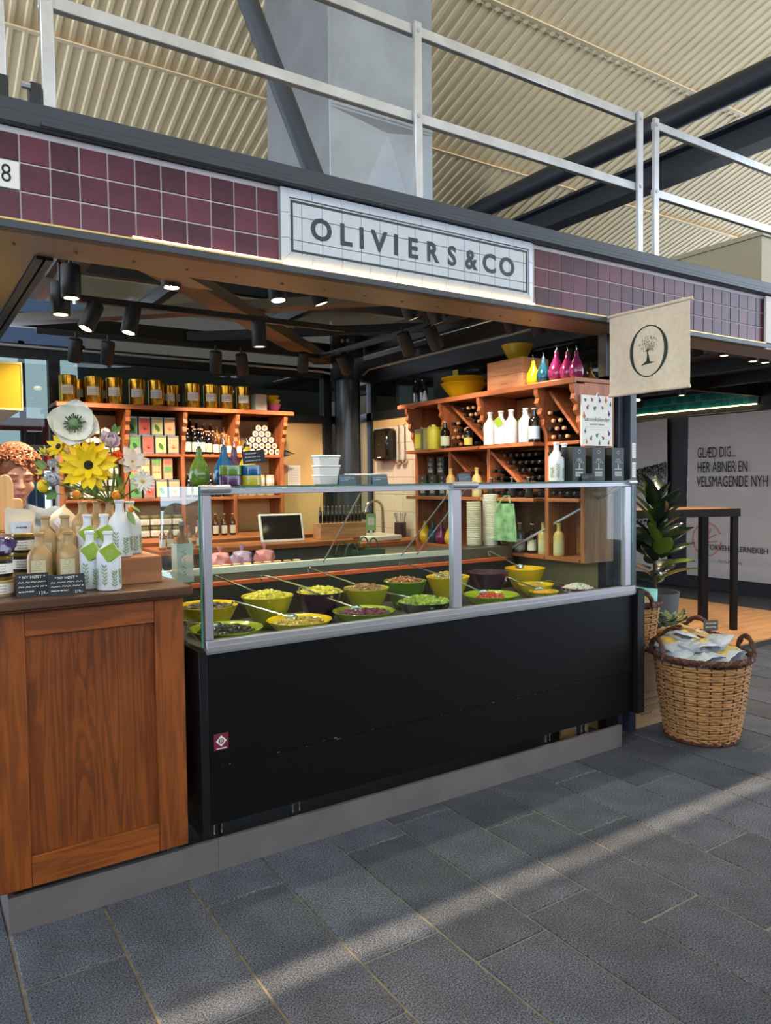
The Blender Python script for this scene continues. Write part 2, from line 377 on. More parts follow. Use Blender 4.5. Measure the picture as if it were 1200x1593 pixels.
# shop sign
WTILE = mat('white_sign_glaze', (196,200,206), .22, noise=.04, ns=9)
GREEN = mat('sign_dark_green', (28,44,46), .4)
sg = thing('shop_sign', 'white tiled OLIVIERS&CO sign with dark green border', 'sign', (0, 0, 0))
SX0, SX1, SZ0, SZ1 = 1.066, 2.472, 2.446, 2.752
MB().box(SX0, SX1, -.012, .004, SZ0, SZ1).build('backing', mat('sign_grout', (150,155,158), .8), sg)
IX0, IX1, IZ0, IZ1 = 1.100, 2.438, 2.486, 2.712
xs = [IX0]+[.107+TP*k for k in range(11, 25) if IX0+.004 < .107+TP*k < IX1-.004]+[IX1]
zs = [IZ0, 2.4475+TP*1.005, 2.4475+TP*2.01, IZ1]
for a, b in zip(xs, xs[1:]):
    for c, d in zip(zs, zs[1:]):
        MB().box(a+.0012, b-.0012, -.019, -.012, c+.0012, d-.0012).build('tile', WTILE, sg, smooth=False, bevel=.0012)
def frame_piece(p0, p1, side):
    # bevelled border tile between two positions along one side; outer edge low, inner edge proud
    yo, yi = -.014, -.026
    if side in 'tb':
        zo, zi = (SZ1, IZ1+.001) if side == 't' else (SZ0, IZ0-.001)
        vs = [(p0,yo,zo),(p1,yo,zo),(p1 if p1 < SX1 else IX1,yi,zi),(p0 if p0 > SX0 else IX0,yi,zi)]
    else:
        xo, xi = (SX0, IX0-.001) if side == 'l' else (SX1, IX1+.001)
        vs = [(xo,yo,p0),(xo,yo,p1),(xi,yi,p1 if p1 < SZ1 else IZ1),(xi,yi,p0 if p0 > SZ0 else IZ0)]
    back = [(x, -.01, z) for x, y, z in vs]
    MB().add(vs+back, [(0,1,2,3),(7,6,5,4),(0,4,5,1),(1,5,6,2),(2,6,7,3),(3,7,4,0)]).build('border_tile', WTILE, sg, smooth=False)
n = 10
for i in range(n):
    a = SX0+(SX1-SX0)*i/n; b = SX0+(SX1-SX0)*(i+1)/n
    for sd in 'tb': frame_piece(a if i == 0 else a+.001, b if i == n-1 else b-.001, sd)
for sd in 'lr':
    for i in range(3):
        a = SZ0+(SZ1-SZ0)*i/3; b = SZ0+(SZ1-SZ0)*(i+1)/3
        frame_piece(a if i == 0 else a+.001, b if i == 2 else b-.001, sd)
bx0, bx1, bz0, bz1 = 1.108, 2.430, 2.494, 2.704; t = .010
MB().box(bx0,bx1,-.0202,-.0185,bz0,bz0+t).box(bx0,bx1,-.0202,-.0185,bz1-t,bz1).box(bx0,bx0+t,-.0202,-.0185,bz0+t,bz1-t).box(bx1-t,bx1,-.0202,-.0185,bz0+t,bz1-t).build('border_line', GREEN, sg, smooth=False)
for ch, x in zip('OLIVIERS&CO', (1.251,1.369,1.449,1.54,1.629,1.721,1.831,1.947,2.062,2.178,2.293)):
    text('letter', ch, .124, GREEN, sg, (x-.002, -.0195, 2.600), extrude=.0012, bold=.03, sx=.92 if ch in 'RSE&' else 1.02)
# LED strip below the sign and the tiles to its left
def led(name, x0, x1, y, z, es, label):
    o = MB().box(x0, x1, y-.004, y+.004, z-.004, z+.003).build(name, mat(name+'_glow', (255,236,196), .5, emit=(255,218,150), es=es)); return tag(o, label, 'led strip')
led('sign_light_strip', 1.07, 2.47, -.027, 2.442, 8, 'bright warm LED strip under the white shop sign')
led('tile_light_strip', .47, 1.06, -.022, 2.4465, 3, 'warm LED strip glowing under the maroon tiles beside sign')

# ------------------------------------------------------------------ railing on the cap beam
def rail_post(par, x, z1=3.66, bracket=True):
    p = MB().box(x-.021, x+.021, .03, .05, 2.80, z1).build('post', ALU, par, bevel=.002)
    for z in (3.62, 3.235): MB().tube([(x,.026,z),(x,.032,z)], .011, 8).build('bolt', ALUM, p)
def rail_run(par, x0, x1):
    for z in (3.632, 3.238): MB().box(x0, x1, .052, .082, z-.024, z+.024).build('rail', ALU, par, bevel=.003)
rg = thing('roof_railing', 'galvanised railing over the shop sign with three posts', 'railing', (0,0,0))
for x in (.212, 1.797, 3.377): rail_post(rg, x)
rail_run(rg, .19, 3.37)
rg2 = thing('roof_railing', 'galvanised railing over the fascia right of the hanging canvas flag', 'railing', (0,0,0))
for x in (3.522, 5.1): rail_post(rg2, x)
rail_run(rg2, 3.53, 5.1)
rg3 = thing('roof_railing', 'galvanised railing end post above the number plaque', 'railing', (0,0,0))
for x in (-1.25, .058): rail_post(rg3, x)
rail_run(rg3, -1.25, .05)
for x, lb in ((.062,'black clamp at foot of the railing end post over number plaque'),(.165,'black clamp at foot of long railing beside its first post')):
    c = thing('railing_clamp', lb, 'clamp', (x, .02, 2.846))
    MB().box(-.019, .019, -.02, .05, 0, .075).build('clamp_body', BLACK, c, bevel=.004)
    MB().tube([(-.018,-.02,.055),(-.045,-.02,.055)], .012, 8).build('knob', ALUM, c)

# ------------------------------------------------------------------ soffits, inner frame
SOFF = mat('bronze_soffit_plate', (138,124,104), .4, .35, noise=.06, ns=4)
struct('ceiling_soffit', MB().box(FX0, 3.36, .02, .275, 2.412, 2.424).add([(.52,.27,2.420),(.75,.27,2.420),(.95,.46,2.420),(.80,.46,2.420)],[(0,1,2,3)]), SOFF, 'bronze metal soffit under the fascia')
struct('ceiling_soffit_side', MB().box(FX0, .185, .275, 3.0, 2.414, 2.426), SOFF, 'bronze metal soffit panel running into the stall')
struct('trim_6', MB().box(.19, .215, .275, 2.9, 2.40, 2.45).box(.225, .25, .275, 2.9, 2.40, 2.45), STEELBLK, 'dark slotted steel channel beside the soffit panel')
riv = MB()
for i in range(16): riv.sphere((.1+i*.21, .16, 2.411), .008, 6, 4)
riv.build('rivet_row', SOFF, bpy.data.objects['ceiling_soffit'])['kind'] = 'stuff'

# stall glass roof and its steel
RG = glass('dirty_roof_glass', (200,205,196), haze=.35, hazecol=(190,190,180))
gr = thing('stall_glass_roof', 'dusty glass roof over the stall carried on dark steel bars', 'glass roof', (0,0,0))
for a, b in ((.25,1.26),(1.28,2.29),(2.31,3.28)):
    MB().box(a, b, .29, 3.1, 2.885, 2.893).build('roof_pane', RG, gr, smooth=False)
for x in (.25, 1.27, 2.30, 3.29): MB().box(x-.03, x+.03, .27, 3.12, 2.80, 2.88).build('glazing_bar', STEELBLK, gr, smooth=False)
for y in (1.75,): MB().box(.25, 3.3, y-.03, y+.03, 2.76, 2.88).build('cross_bar', STEELBLK, gr, smooth=False)
BRZ = mat('bronze_painted_steel', (104,90,72), .5)
xb = thing('roof_bracing', 'bronze painted diagonal steel bracing under the stall glass roof', 'bracing', (0,0,0))
MB().bar((.30,.33,2.62),(2.90,3.02,2.62), .16, .07).build('brace', BRZ, xb, smooth=False)
MB().bar((3.15,.40,2.70),(.40,3.0,2.70), .12, .06).build('brace', BRZ, xb, smooth=False)
MB().bar((1.9,.33,2.74),(3.1,1.7,2.74), .08, .06).build('brace', STEELBLK, xb, smooth=False)
MB().bar((3.15,1.8,2.72),(1.7,3.05,2.72), .08, .06).build('brace', STEELBLK, xb, smooth=False)
MB().bar((.48,.30,2.60),(.48,1.42,2.60), .05, .07).build('glazing_stub', STEELBLK, xb, smooth=False)

# corner column and posts
COLM = mat('gloss_blue_black_column', (52,60,66), .22, .2)
cc = thing('corner_column', 'round glossy blue-black steel column in the stall back corner', 'column', (3.1, 2.95, 0))
MB().lathe([(.115,0),(.115,2.44)], 28).build('shaft', COLM, cc)
MB().box(-.16,.16,-.02,.02,2.44,2.86).box(-.02,.02,-.16,.16,2.44,2.86).box(-.10,.10,-.10,.10,2.44,2.47).build('head_plates', COLM, cc)
bl = MB()
for i in range(4):
    for s in (-.06, .06): bl.tube([(s,-.03,2.52+i*.09),(s,-.018,2.52+i*.09)], .016, 8).tube([(-.03,s,2.52+i*.09),(-.018,s,2.52+i*.09)], .016, 8)
bl.build('bolt_row', ALUM, cc)['kind'] = 'stuff'
fp = thing('corner_post', 'dark steel double corner post beside the display case and hanging flag', 'post', (0,0,0))
MB().box(3.350, 3.395, .165, .25, 0, 2.41).box(3.402, 3.46, .12, .24, 0, 2.41).build('post_body', mat('slate_blue_post', (50,56,68), .4), fp, bevel=.003)
for (x, y0, z) in ((3.373,.164,1.655),(3.432,.119,1.715),(3.432,.119,1.60)):
    lb = MB().box(x-.017, x+.017, y0-.001, y0+.001, z-.045, z+.045).build('switch_plate', PAPER, fp)
    mb = MB()
    for i in range(5): squiggle(mb, (x-.012, y0-.0014, z+.03-i*.014), (1,0,0), (0,0,1), .024, .004, 8, i)
    mb.build('print', mat('grey_print', (120,120,125), .8), lb, smooth=False)

# back wall: tan panel, dark frame, upper panes
FRAME = mat('black_window_frame', (26,27,30), .4)
TAN = mat('tan_painted_board', (204,172,116), .7, noise=.05, ns=5)
wb = struct('wall_stall_back', MB().box(.72, 3.0, 3.10, 3.14, 0, 2.07), TAN, 'tan painted board at the back of the stall')
struct('trim_7', MB().box(.66,3.2,3.08,3.14,2.07,2.14).box(.66,3.2,3.06,3.14,2.47,2.56).box(.66,.74,3.06,3.14,0,2.47).box(2.92,3.0,3.06,3.14,0,2.5).box(FX0,3.2,3.06,3.12,2.68,2.78).box(FX0,.66,3.07,3.13,2.46,2.56).box(FX0,.66,3.07,3.13,1.80,1.84), FRAME, 'black steel window frame of the stall back wall')
PANE = glass('shade_tinted_pane', (150,158,154), haze=.12, hazecol=(70,72,66))  # the dark seen through these panes is put into the glass tint
CLR = glass('clear_pane', (225,235,235))
struct('window_2', MB().box(.74, 2.92, 3.10, 3.106, 2.14, 2.47), PANE, 'shade-tinted glass pane over the back shelf')
struct('window_3', MB().box(FX0, .66, 3.10, 3.106, 1.84, 2.46), PANE, 'shade-tinted upper pane left of the back shelf')
struct('window_4', MB().box(FX0, .66, 3.10, 3.106, .3, 1.80), CLR, 'clear pane with a view out of the hall')
cd = MB().tube([(FX0,3.05,2.545),(2.9,3.05,2.525),(2.96,2.98,2.50)], .010, 6).tube([(3.25,2.93,2.50),(3.27,2.85,2.545),(3.27,.25,2.54)], .010, 6)
tag(cd.build('conduit', mat('grey_conduit', (170,170,165), .5)), 'thin grey cable conduit along the stall window head', 'conduit')
# right wall
struct('wall_stall_right', MB().box(3.30, 3.34, .25, 3.12, 0, 2.09), TAN, 'tan board behind the wine shelves')
struct('trim_8', MB().box(3.28,3.34,.2,3.1,2.09,2.16).box(3.27,3.34,.2,3.1,2.42,2.56).box(3.28,3.34,2.84,2.92,0,2.5).box(3.28,3.34,.90,1.0,2.1,2.5).box(3.28,3.34,.2,.26,0,2.5).box(3.28,3.34,.2,3.1,2.70,2.80), FRAME, 'black steel window frame of the stall right wall')
struct('window_5', MB().box(3.31, 3.316, 1.0, 2.84, 2.16, 2.42), PANE, 'shade-tinted glass pane above the wine shelf')
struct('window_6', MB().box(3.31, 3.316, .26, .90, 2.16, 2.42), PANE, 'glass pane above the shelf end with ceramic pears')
# white wall tiles on the right wall
tw = struct('wall_tiling', MB().box(3.294, 3.30, 1.93, 2.84, .9, 2.02), mat('wall_tile_grout', (176,150,122), .9), 'white wall tiles behind the sink')
WT = mat('white_wall_tile', (226,212,192), .25)
tm = MB().box(-.004,.001,-.0715,.0715,-.0715,.0715).mesh('wall_tile', WT, smooth=False, bevel=.0015)
for j in range(6):
    for k in range(7): ob('wall_tile', tm, tw, (3.294, 2.003+j*.146, 1.945-k*.146))

# ------------------------------------------------------------------ light tracks and spotlights
TRK = mat('black_track', (20,20,22), .5)
def track(pts, label):
    mb = MB()
    for a, b in zip(pts, pts[1:]): mb.bar(a, b, .035, .032)
    return tag(mb.build('light_track', TRK), label, 'track')
track([(.30,.45,2.60),(3.2,.45,2.60)], 'black lighting track just behind the bronze soffit')
track([(.39,.48,2.60),(.39,1.25,2.60)], 'short black lighting track beside the slotted channel')
track([(.54,1.34,2.52),(2.15,1.34,2.52)], 'black lighting track across the middle of the stall')
track([(.48,2.33,2.52),(2.50,2.33,2.52),(2.55,.55,2.52)], 'black L-shaped lighting track near the back shelf')
GLOWW = mat('spot_lens_glow', (255,240,210), .4, emit=(255,226,176), es=22)
def spot_me():
    body = MB().lathe([(.0,-.001),(.020,0),(.040,.004),(.043,.012),(.043,.148),(.040,.152),(.034,.152)], 20, cap1=False).mesh('housing', TRK)
    ring = MB().lathe([(.034,.152),(.034,.138),(.031,.136)], 20, cap0=False, cap1=False).mesh('reflector', CHROME)
    lens = MB().lathe([(.031,.136),(.0,.1355)], 20, cap0=False, cap1=False).mesh('lens', GLOWW)
    dead = MB().lathe([(.031,.136),(.0,.1355)], 20, cap0=False, cap1=False).mesh('lens', mat('unlit_lens', (60,56,48), .3))
    return body, ring, lens, dead
SB, SR, SLN, SDD = spot_me()
def spotlight(base, aim, label, zt, on=True, energy=26, blend=.6, size=100, sc=1.0):
    """base: centre of the lens end; aim: unit direction the lamp points; zt: track height"""
    base = Vector(base); aim = Vector(aim).normalized(); top = base-aim*.150*sc
    t = thing('spotlight', label, 'spotlight', base, group='track spotlights in the stall')
    M = Matrix.Translation(-aim*.150*sc) @ aim.to_track_quat('Z', 'Y').to_matrix().to_4x4() @ Matrix.Scale(sc, 4)
    for nm, me in (('housing', SB), ('reflector', SR), ('lens', SLN if on else SDD)):
        o = ob(nm, me, t); o.matrix_local = M
    MB().tube([top-base+Vector((0,0,.0)), (top.x-base.x, top.y-base.y, zt-base.z)], .008, 6).build('stem', TRK, t)
    if on:
        l = bpy.data.lights.new('spot_bulb', 'SPOT'); l.energy = energy; l.color = (1.0, .80, .56); l.spot_size = math.radians(size); l.spot_blend = blend; l.shadow_soft_size = .03
        lo = bpy.data.objects.new('spot_bulb', l); C.objects.link(lo); lo.parent = t
        lo.matrix_local = Matrix.Translation(aim*.012) @ (aim).to_track_quat('-Z', 'Y').to_matrix().to_4x4()
D = (0,0,-1)
E0 = 42
spotlight((.756,.45,2.407), D, 'black spotlight behind soffit over the sunflower vase', 2.60, energy=E0)
spotlight((1.266,.45,2.414), (.05,-.12,-1), 'black spotlight behind soffit pointing straight out under the sign left end', 2.60, energy=E0)
spotlight((1.498,.45,2.425), (.35,-.05,-1), 'black tilted spotlight behind soffit beside the straight one', 2.60, energy=E0)
spotlight((2.051,.45,2.412), (.40,-.05,-1), 'black tilted spotlight under the middle of the shop sign', 2.60, energy=E0)
spotlight((2.222,.45,2.408), (.40,-.05,-1), 'black tilted spotlight under the right half of shop sign', 2.60, energy=28)
spotlight((2.775,.45,2.412), (.42,-.08,-1), 'black tilted spotlight in front of the big olive bowl', 2.60, energy=15)
spotlight((2.983,.45,2.42), (.35,-.08,-1), 'black tilted spotlight above the ceramic pears', 2.60, energy=13)
spotlight((.408,.80,2.392), D, 'nearer black spotlight of the pair by the slotted channel', 2.60, energy=E0)
spotlight((.388,.95,2.345), D, 'rear black spotlight of the pair by the slotted channel', 2.60, energy=E0)
spotlight((.575,1.34,2.368), (-.45,-.05,-1), 'black spotlight on middle track tilted toward soffit panel', 2.52, energy=E0)
spotlight((.795,1.34,2.368), (-.22,-.05,-1), 'black spotlight on middle track pointing at the gold tins', 2.52, energy=E0*1.5)
spotlight((1.557,1.34,2.36), (.05,.05,-1), 'black spotlight on middle track pointing at back shelf bottles', 2.52, energy=E0*1.3)
for x, s, lb in ((.702,0,'dark spotlight over the first gold tin'),(.902,0,'dark spotlight over the third gold tin'),(1.651,.15,'dark spotlight over last gold tins with white tip'),(1.861,.3,'dark spotlight over the grey carton on back shelf')):
    spotlight((x,2.33,2.345), (s,.45,-1), lb, 2.52, on=True, energy=36)
spotlight((2.36,2.36,2.40), (.15,.40,-1), 'dark spotlight near the column on the back track', 2.52, energy=40)
spotlight((2.58,2.05,2.37), (.75,.35,-1), 'black spotlight by the column tilted toward the tiled wall', 2.52, energy=E0)
spotlight((2.50,1.12,2.36), (.55,.1,-1), 'dark spotlight on right track over the yellow bowls', 2.52, energy=13)
spotlight((2.52,.85,2.36), (.65,.05,-1), 'dark spotlight on right track over the wine rack', 2.52, energy=13)

# ================================================================== WOODEN COUNTER
CW = wood('brown_stained_counter_pine', (84,38,9), (156,82,26), 'z', .48, 24)
CWX = wood('brown_stained_rail_pine', (84,38,9), (156,82,26), 'x', .48, 24)
CWP = wood('wild_grain_plywood', (66,28,6), (146,76,24), 'z', .45, 30, knots=True)
CTOP = wood('dark_worn_counter_top', (52,36,28), (104,70,48), 'x', .35, 10)
ct = thing('wooden_counter', 'brown stained pine counter with recessed panel and dark top', 'counter', (0,0,0))
CX0, CX1, CY0, CY1, CZ0, CZ1 = -.062, .626, -.02, .52, .155, 1.122
MB().box(CX0+.005, CX1-.03, CY0+.03, CY1, CZ0, CZ1).build('carcass', CW, ct)
MB().box(CX0, .074, CY0, CY0+.028, CZ0, CZ1).build('stile', CW, ct, bevel=.002)
MB().box(.516, CX1, CY0, CY0+.028, CZ0, CZ1).build('stile', CW, ct, bevel=.002)
MB().box(CX1-.028, CX1, CY0+.0285, CY1, CZ0, CZ1).build('side_board', CW, ct, bevel=.002)
MB().box(.0745, .5155, CY0+.001, CY0+.028, 1.03, CZ1).build('rail', CWX, ct, bevel=.002)
MB().box(.0745, .5155, CY0+.001, CY0+.028, CZ0, .262).build('rail', CWX, ct, bevel=.002)
MB().box(.0745, .5155, CY0+.018, CY0+.0295, .262, 1.03).build('recessed_panel', CWP, ct)
MB().box(CX0-.02, .645, -.065, .55, 1.122, 1.130).box(CX0-.02, .650, -.072, .55, 1.130, 1.162).build('counter_top', CTOP, ct, bevel=.006)
ct_caster = []
def caster(par, x, y, z0, z1):
    c = MB().box(x-.022, x+.022, y-.03, y+.03, z1-.008, z1).box(x-.018, x-.013, y-.018, y+.018, z0+.03, z1-.008).box(x+.013, x+.018, y-.018, y+.018, z0+.03, z1-.008).build('caster', CHROME, par)
    MB().tube([(x-.012,y,z0+.042),(x+.012,y,z0+.042)], .042, 14).build('wheel', mat('grey_rubber', (58,58,60), .6), c)
for x in (.10, .545): 
    for y in (.075, .42): caster(ct, x, y, .012, CZ0)

# ================================================================== REFRIGERATED DISPLAY CASE
CBL = mat('satin_black_panel', (9,9,10), .42, noise=.15, ns=3, spec=.22)
CBL2 = mat('black_end_panel', (18,19,22), .45, spec=.3)
GL = glass('case_glass', (236,246,242))
GEDGE = mat('green_glass_edge', (88,140,128), .15, trans=.3)
dc = thing('display_case', 'long black refrigerated olive display case with glass top', 'display case', (0,0,0))
MB().box(.688, .722, -.004, .86, .145, .888).build('end_panel', CBL2, dc, bevel=.002)
MB().box(3.285, 3.345, -.03, .235, .178, .905).build('end_panel', CBL2, dc, bevel=.002)
MB().box(.7225, 3.2845, .0, .02, .426, .874).build('front_panel', CBL, dc, bevel=.0015)
MB().box(.7225, 3.2845, .006, .024, .186, .424).build('lower_front_panel', CBL, dc, bevel=.0015)
MB().box(.73, 3.28, .03, .85, .20, .83).build('cabinet_body', BLACK, dc)
ch = MB(); rr = random.Random(5)
for i in range(26):
    x = .76+rr.random()**.9*2.2; z = .425+rr.uniform(-.006, .004); w = rr.uniform(.003, .02); h = rr.uniform(.0008, .003)
    ch.add([(x,-.0006,z),(x+w,-.0006,z+.002),(x+w*.9,-.0006,z+h),(x,-.0006,z+h)],[(0,1,2,3)])
o = ch.build('paint_chips', mat('bare_chip', (170,165,160), .6), dc, smooth=False); o['kind'] = 'stuff'
RAILB = mat('satin_aluminium_rail', (178,179,183), .3, .6)
MB().box(.716, 3.285, -.014, .02, .876, .930).build('lower_rail', ALUM, dc, bevel=.003)
MB().box(.717, 3.284, -.020, -.0145, .884, .908).build('bumper_strip', RAILB, dc, bevel=.002)
MB().box(.716, 3.285, .0, .05, 1.504, 1.528).build('upper_rail', ALUM, dc, bevel=.002)
for a, b in ((.716,.752),(1.950,2.006),(3.205,3.258)): MB().box(a, b, -.002, .030, .9305, 1.5035).build('front_post', ALUM, dc, bevel=.003)
for a, b in ((.705,.83),(1.945,2.10),(3.225,3.292)): MB().tube([(a,-.004,1.526),(b,-.004,1.526)], .016, 12).build('hinge_tube', RAILB, dc)
for a, b in ((.7525,1.9495),(2.0065,3.2045)): MB().box(a, b, .010, .017, .9305, 1.5035).build('front_pane', GL, dc, smooth=False)
MB().box(.700, .707, -.002, .50, .889, 1.528).build('side_pane', GL, dc, smooth=False)
MB().box(3.262, 3.269, -.002, .15, .905, 1.528).build('side_pane', GL, dc, smooth=False)
for a in (.6995, 3.2615): MB().box(a, a+.008, -.0065, -.0022, .906, 1.528).build('pane_edge', GEDGE, dc, smooth=False)
MB().box(.698, 2.93, -.006, .50, 1.5285, 1.5365).add(*(lambda m: (m.v, m.f))(MB().box(2.9302, 3.292, -.006, .150, 1.5285, 1.5365))).build('top_pane', GL, dc, smooth=False)
MB().box(.698, 3.292, -.0085, -.0062, 1.5285, 1.5365).build('top_pane_edge', GEDGE, dc, smooth=False)
INOX = mat('worn_stainless', (118,112,106), .38, .7, noise=.1, ns=5)
MB().box(.725, 3.28, .02, .74, .84, .858).build('display_deck', INOX, dc)
MB().box(.725, 3.02, .735, .75, .858, 1.045).build('rear_wall', mat('dark_perforated_steel', (70,60,54), .5, .4, noise=.5, ns=220), dc)
MB().box(.90, 2.96, .718, .734, 1.036, 1.060).build('orange_rail', mat('orange_rail_colour', (205,92,50), .5), dc, bevel=.003)  # even orange strip along the rear wall of the case
MB().box(.725, 3.02, .735, .76, 1.045, 1.098).build('rear_upstand', INOX, dc)
MB().box(.74, 2.50, .74, .98, 1.098, 1.104).box(.74, 2.50, .726, .742, 1.098, 1.128).build('rear_ledge', mat('pale_ledge_metal', (206,205,206), .35, .2), dc)
MB().box(2.50, 3.02, .735, .98, 1.098, 1.125).build('rear_ledge', INOX, dc)
for x, dx, rr_ in ((1.46,.18,.004),(1.97,.18,.004),(2.06,.20,.004),(3.20,-.18,.009)): MB().tube([(x,.03,1.503),(x+dx,.738,1.112)], rr_, 6).build('strut', ALUM, dc)
for x in (.765, 1.115, 2.62, 2.90): caster(dc, x, .052, .012, .186)
MB().box(2.95, 3.183, .25, .265, .012, .17).build('under_board', OAK, dc)
st = MB().box(.742, .803, -.0016, .0, .487, .553).build('sticker', mat('sticker_maroon', (112,30,48), .5), dc)
dm = MB().add([(.750,-.0022,.523),(.7725,-.0022,.500),(.795,-.0022,.523),(.7725,-.0022,.546)],[(0,1,2,3)]).build('diamond_mark', WHITE, st, smooth=False)
MB().lathe([(.011,0),(.011,.0003)], 14, (.7725,-.0026,.523), mat=Matrix.Rotation(PI/2,4,'X')).build('disc_mark', mat('sticker_maroon'), st)
text('letter', 'D', .016, WHITE, st, (.7725,-.0031,.5232), bold=.02)
MB().box(.752,.794,-.0022,-.0016,.4915,.4950).build('wordmark', WHITE, st)

# ------------------------------------------------------------------ serving bowls, contents, ladles
YEL = mat('glaze_yellow', (232,186,20), .18, noise=.06, ns=6, coat=.3)
OLV = mat('glaze_olive_yellow', (186,168,36), .18, noise=.08, ns=6, coat=.3)
GRN = mat('glaze_leaf_green', (150,160,44), .18, noise=.08, ns=6, coat=.3)
PUR = mat('glaze_aubergine', (70,34,56), .18, noise=.08, ns=6, coat=.3)
PNK = mat('glaze_violet_pink', (140,62,110), .2, coat=.3)
GRY = mat('glaze_dark_grey', (66,60,62), .2, coat=.3)
GRD = mat('glaze_forest_green', (92,122,34), .18, coat=.3)
def bowl_mb(r, h, n=32):
    o = [(r*.42,0),(r*.46,.004),(r*.62,h*.25),(r*.80,h*.55),(r*.93,h*.85),(r*.985,h*.965),(r,h*.985),(r*.99,h)]
    i = [(r*.955,h*.985),(r*.88,h*.82),(r*.74,h*.50),(r*.55,h*.22),(r*.3,h*.12),(.001,h*.1)]
    return MB().lathe(o+i, n, cap1=False)
def heap(c, R, kind, seed, dome=.02, n=None):
    """a heap of small fruit filling a bowl of radius R"""
    r = random.Random(seed); mb = MB()
    s, el, cnt = {'olive': (.0105, 1.35, 120), 'big': (.0135, 1.2, 80), 'nut': (.0085, 1.2, 150), 'bean': (.008, 1.6, 150), 'chunk': (.013, 1.1, 60)}[kind]
    for k in range(n or cnt):
        q = R*math.sqrt(r.random()); a = r.uniform(0, 2*PI); z = dome*(1-(q/R)**2)-r.random()*.006
        rot = Matrix.Rotation(r.uniform(0, 2*PI), 3, 'Z') @ Matrix.Rotation(r.uniform(-.5,.5)+PI/2, 3, 'X')
        mb.sphere((c[0]+q*math.cos(a), c[1]+q*math.sin(a), c[2]+z), s*r.uniform(.85,1.1), 7, 5, (1,1,el), rot)
    # core under the heap so that it is solid
    mb.lathe([(R*.55,-.03),(R*1.0,-.012),(R*.72,dome*.35),(R*.3,dome*.8)], 14, c)
    return mb
def fruit(name, col, var=.5, rough=.3):
    return mat(name, col, rough, noise=var, ns=55)
OL_BLACK = fruit('black_olive_skin', (52,36,34)); OL_KALA = fruit('purple_olive_skin', (116,56,78)); OL_GRN = fruit('green_olive_skin', (158,168,70), .3)
OL_YEL = fruit('yellow_green_olive_skin', (196,176,66), .3); OL_BRN = fruit('brown_olive_skin', (142,100,66), .5); NUTM = fruit('almond_skin', (148,92,60), .45)
APR = fruit('apricot_skin', (232,150,40), .2); TOM = fruit('dried_tomato', (176,60,36), .4); OL_DRY = fruit('dried_black_olive', (58,44,34), .5, .5); OL_MIX = fruit('tan_olive_skin', (176,140,66), .5); GAR = fruit('garlic_clove', (226,210,206), .1, .5)
# px centre x, rim y, plane Y, radius, height, glaze, label colour, heap kind, heap material, what
DECK = .858
bowls = [
 ((0.864,0.160,0.942), .155, .09, GRN, 'leaf green bowl', 'olive', OL_BLACK, 'black olives', .62, 'by the glass corner'),
 ((1.222,0.190,0.933), .148, .088, YEL, 'yellow bowl', 'olive', OL_MIX, 'tan and green olives', .60, 'in the front row'),
 ((1.567,0.200,0.936), .150, .088, GRN, 'leaf green bowl', 'olive', OL_KALA, 'purple olives', .70, 'in the front row'),
 ((1.928,0.200,0.947), .146, .094, GRY, 'dark grey bowl', 'big', OL_GRN, 'pale green olives', .85, 'beside the middle post'),
 ((2.367,0.200,0.939), .150, .085, GRN, 'leaf green bowl', 'chunk', TOM, 'dried tomatoes', .35, 'right of the middle post'),
 ((2.758,0.200,0.920), .088, .072, OLV, 'small olive bowl', 'chunk', APR, 'orange apricots', .6, 'at the front'),
 ((3.084,0.240,0.909), .105, .066, PNK, 'violet bowl', 'bean', GAR, 'pale garlic cloves', .82, 'at the end'),
 ((0.906,0.500,0.990), .140, .125, YEL, 'deep yellow bowl', 'olive', OL_DRY, 'dried dark olives', .72, 'at the left end'),
 ((1.187,0.460,1.011), .125, .135, OLV, 'olive yellow bowl', 'olive', OL_YEL, 'yellow green olives', .78, 'in the rear row'),
 ((1.465,0.440,1.009), .125, .13, PUR, 'aubergine bowl', 'olive', OL_YEL, 'heaped yellow olives', .86, 'in the rear row'),
 ((1.731,0.440,1.002), .118, .13, OLV, 'olive yellow bowl', 'nut', OL_BRN, 'brown mixed olives', .84, 'in the rear row'),
 ((2.014,0.500,1.009), .118, .13, GRD, 'forest green bowl', 'nut', NUTM, 'heaped almonds', .86, 'in the rear row'),
 ((2.325,0.520,1.006), .125, .13, YEL, 'yellow bowl', 'chunk', OL_MIX, 'pale marinated chunks', .8, 'behind the middle post'),
 ((2.640,0.540,1.006), .125, .13, PUR, 'empty aubergine bowl', None, None, '', 0, ''),
 ((2.941,0.540,1.007), .125, .13, YEL, 'large empty yellow bowl', None, None, '', 0, ''),
 ((2.836,0.340,0.938), .105, .09, YEL, 'shallow yellow bowl', 'olive', OL_MIX, 'few marinated olives', .4, 'behind the apricots'),
]
bowl_pos = []
for i, (c, r, h, m, nm, kind, fm, what, fr, where) in enumerate(bowls):
    h = c[2]-DECK
    lb = (nm+' in the olive display') if not what else nm+' of '+what+' '+where
    b = bowl_mb(r, h).build('serving_bowl', m); b.location = (c[0], c[1], DECK)
    tag(b, lb, 'bowl', 'serving bowls in the display case')
    bowl_pos.append((c[0], c[1], c[2], r))
    if kind:
        dome = .028 if fr > .75 else .016
        o = heap((0,0,0), r*min(.88, fr+.12), kind, i, dome).build('heap_of_'+what.split()[-1], fm)
        o.location = (c[0], c[1], c[2]-(.010 if fr > .75 else .017))
        tag(o, what+' heaped in the '+nm.replace('empty ','')+' '+where, what.split()[-1], kind='stuff')
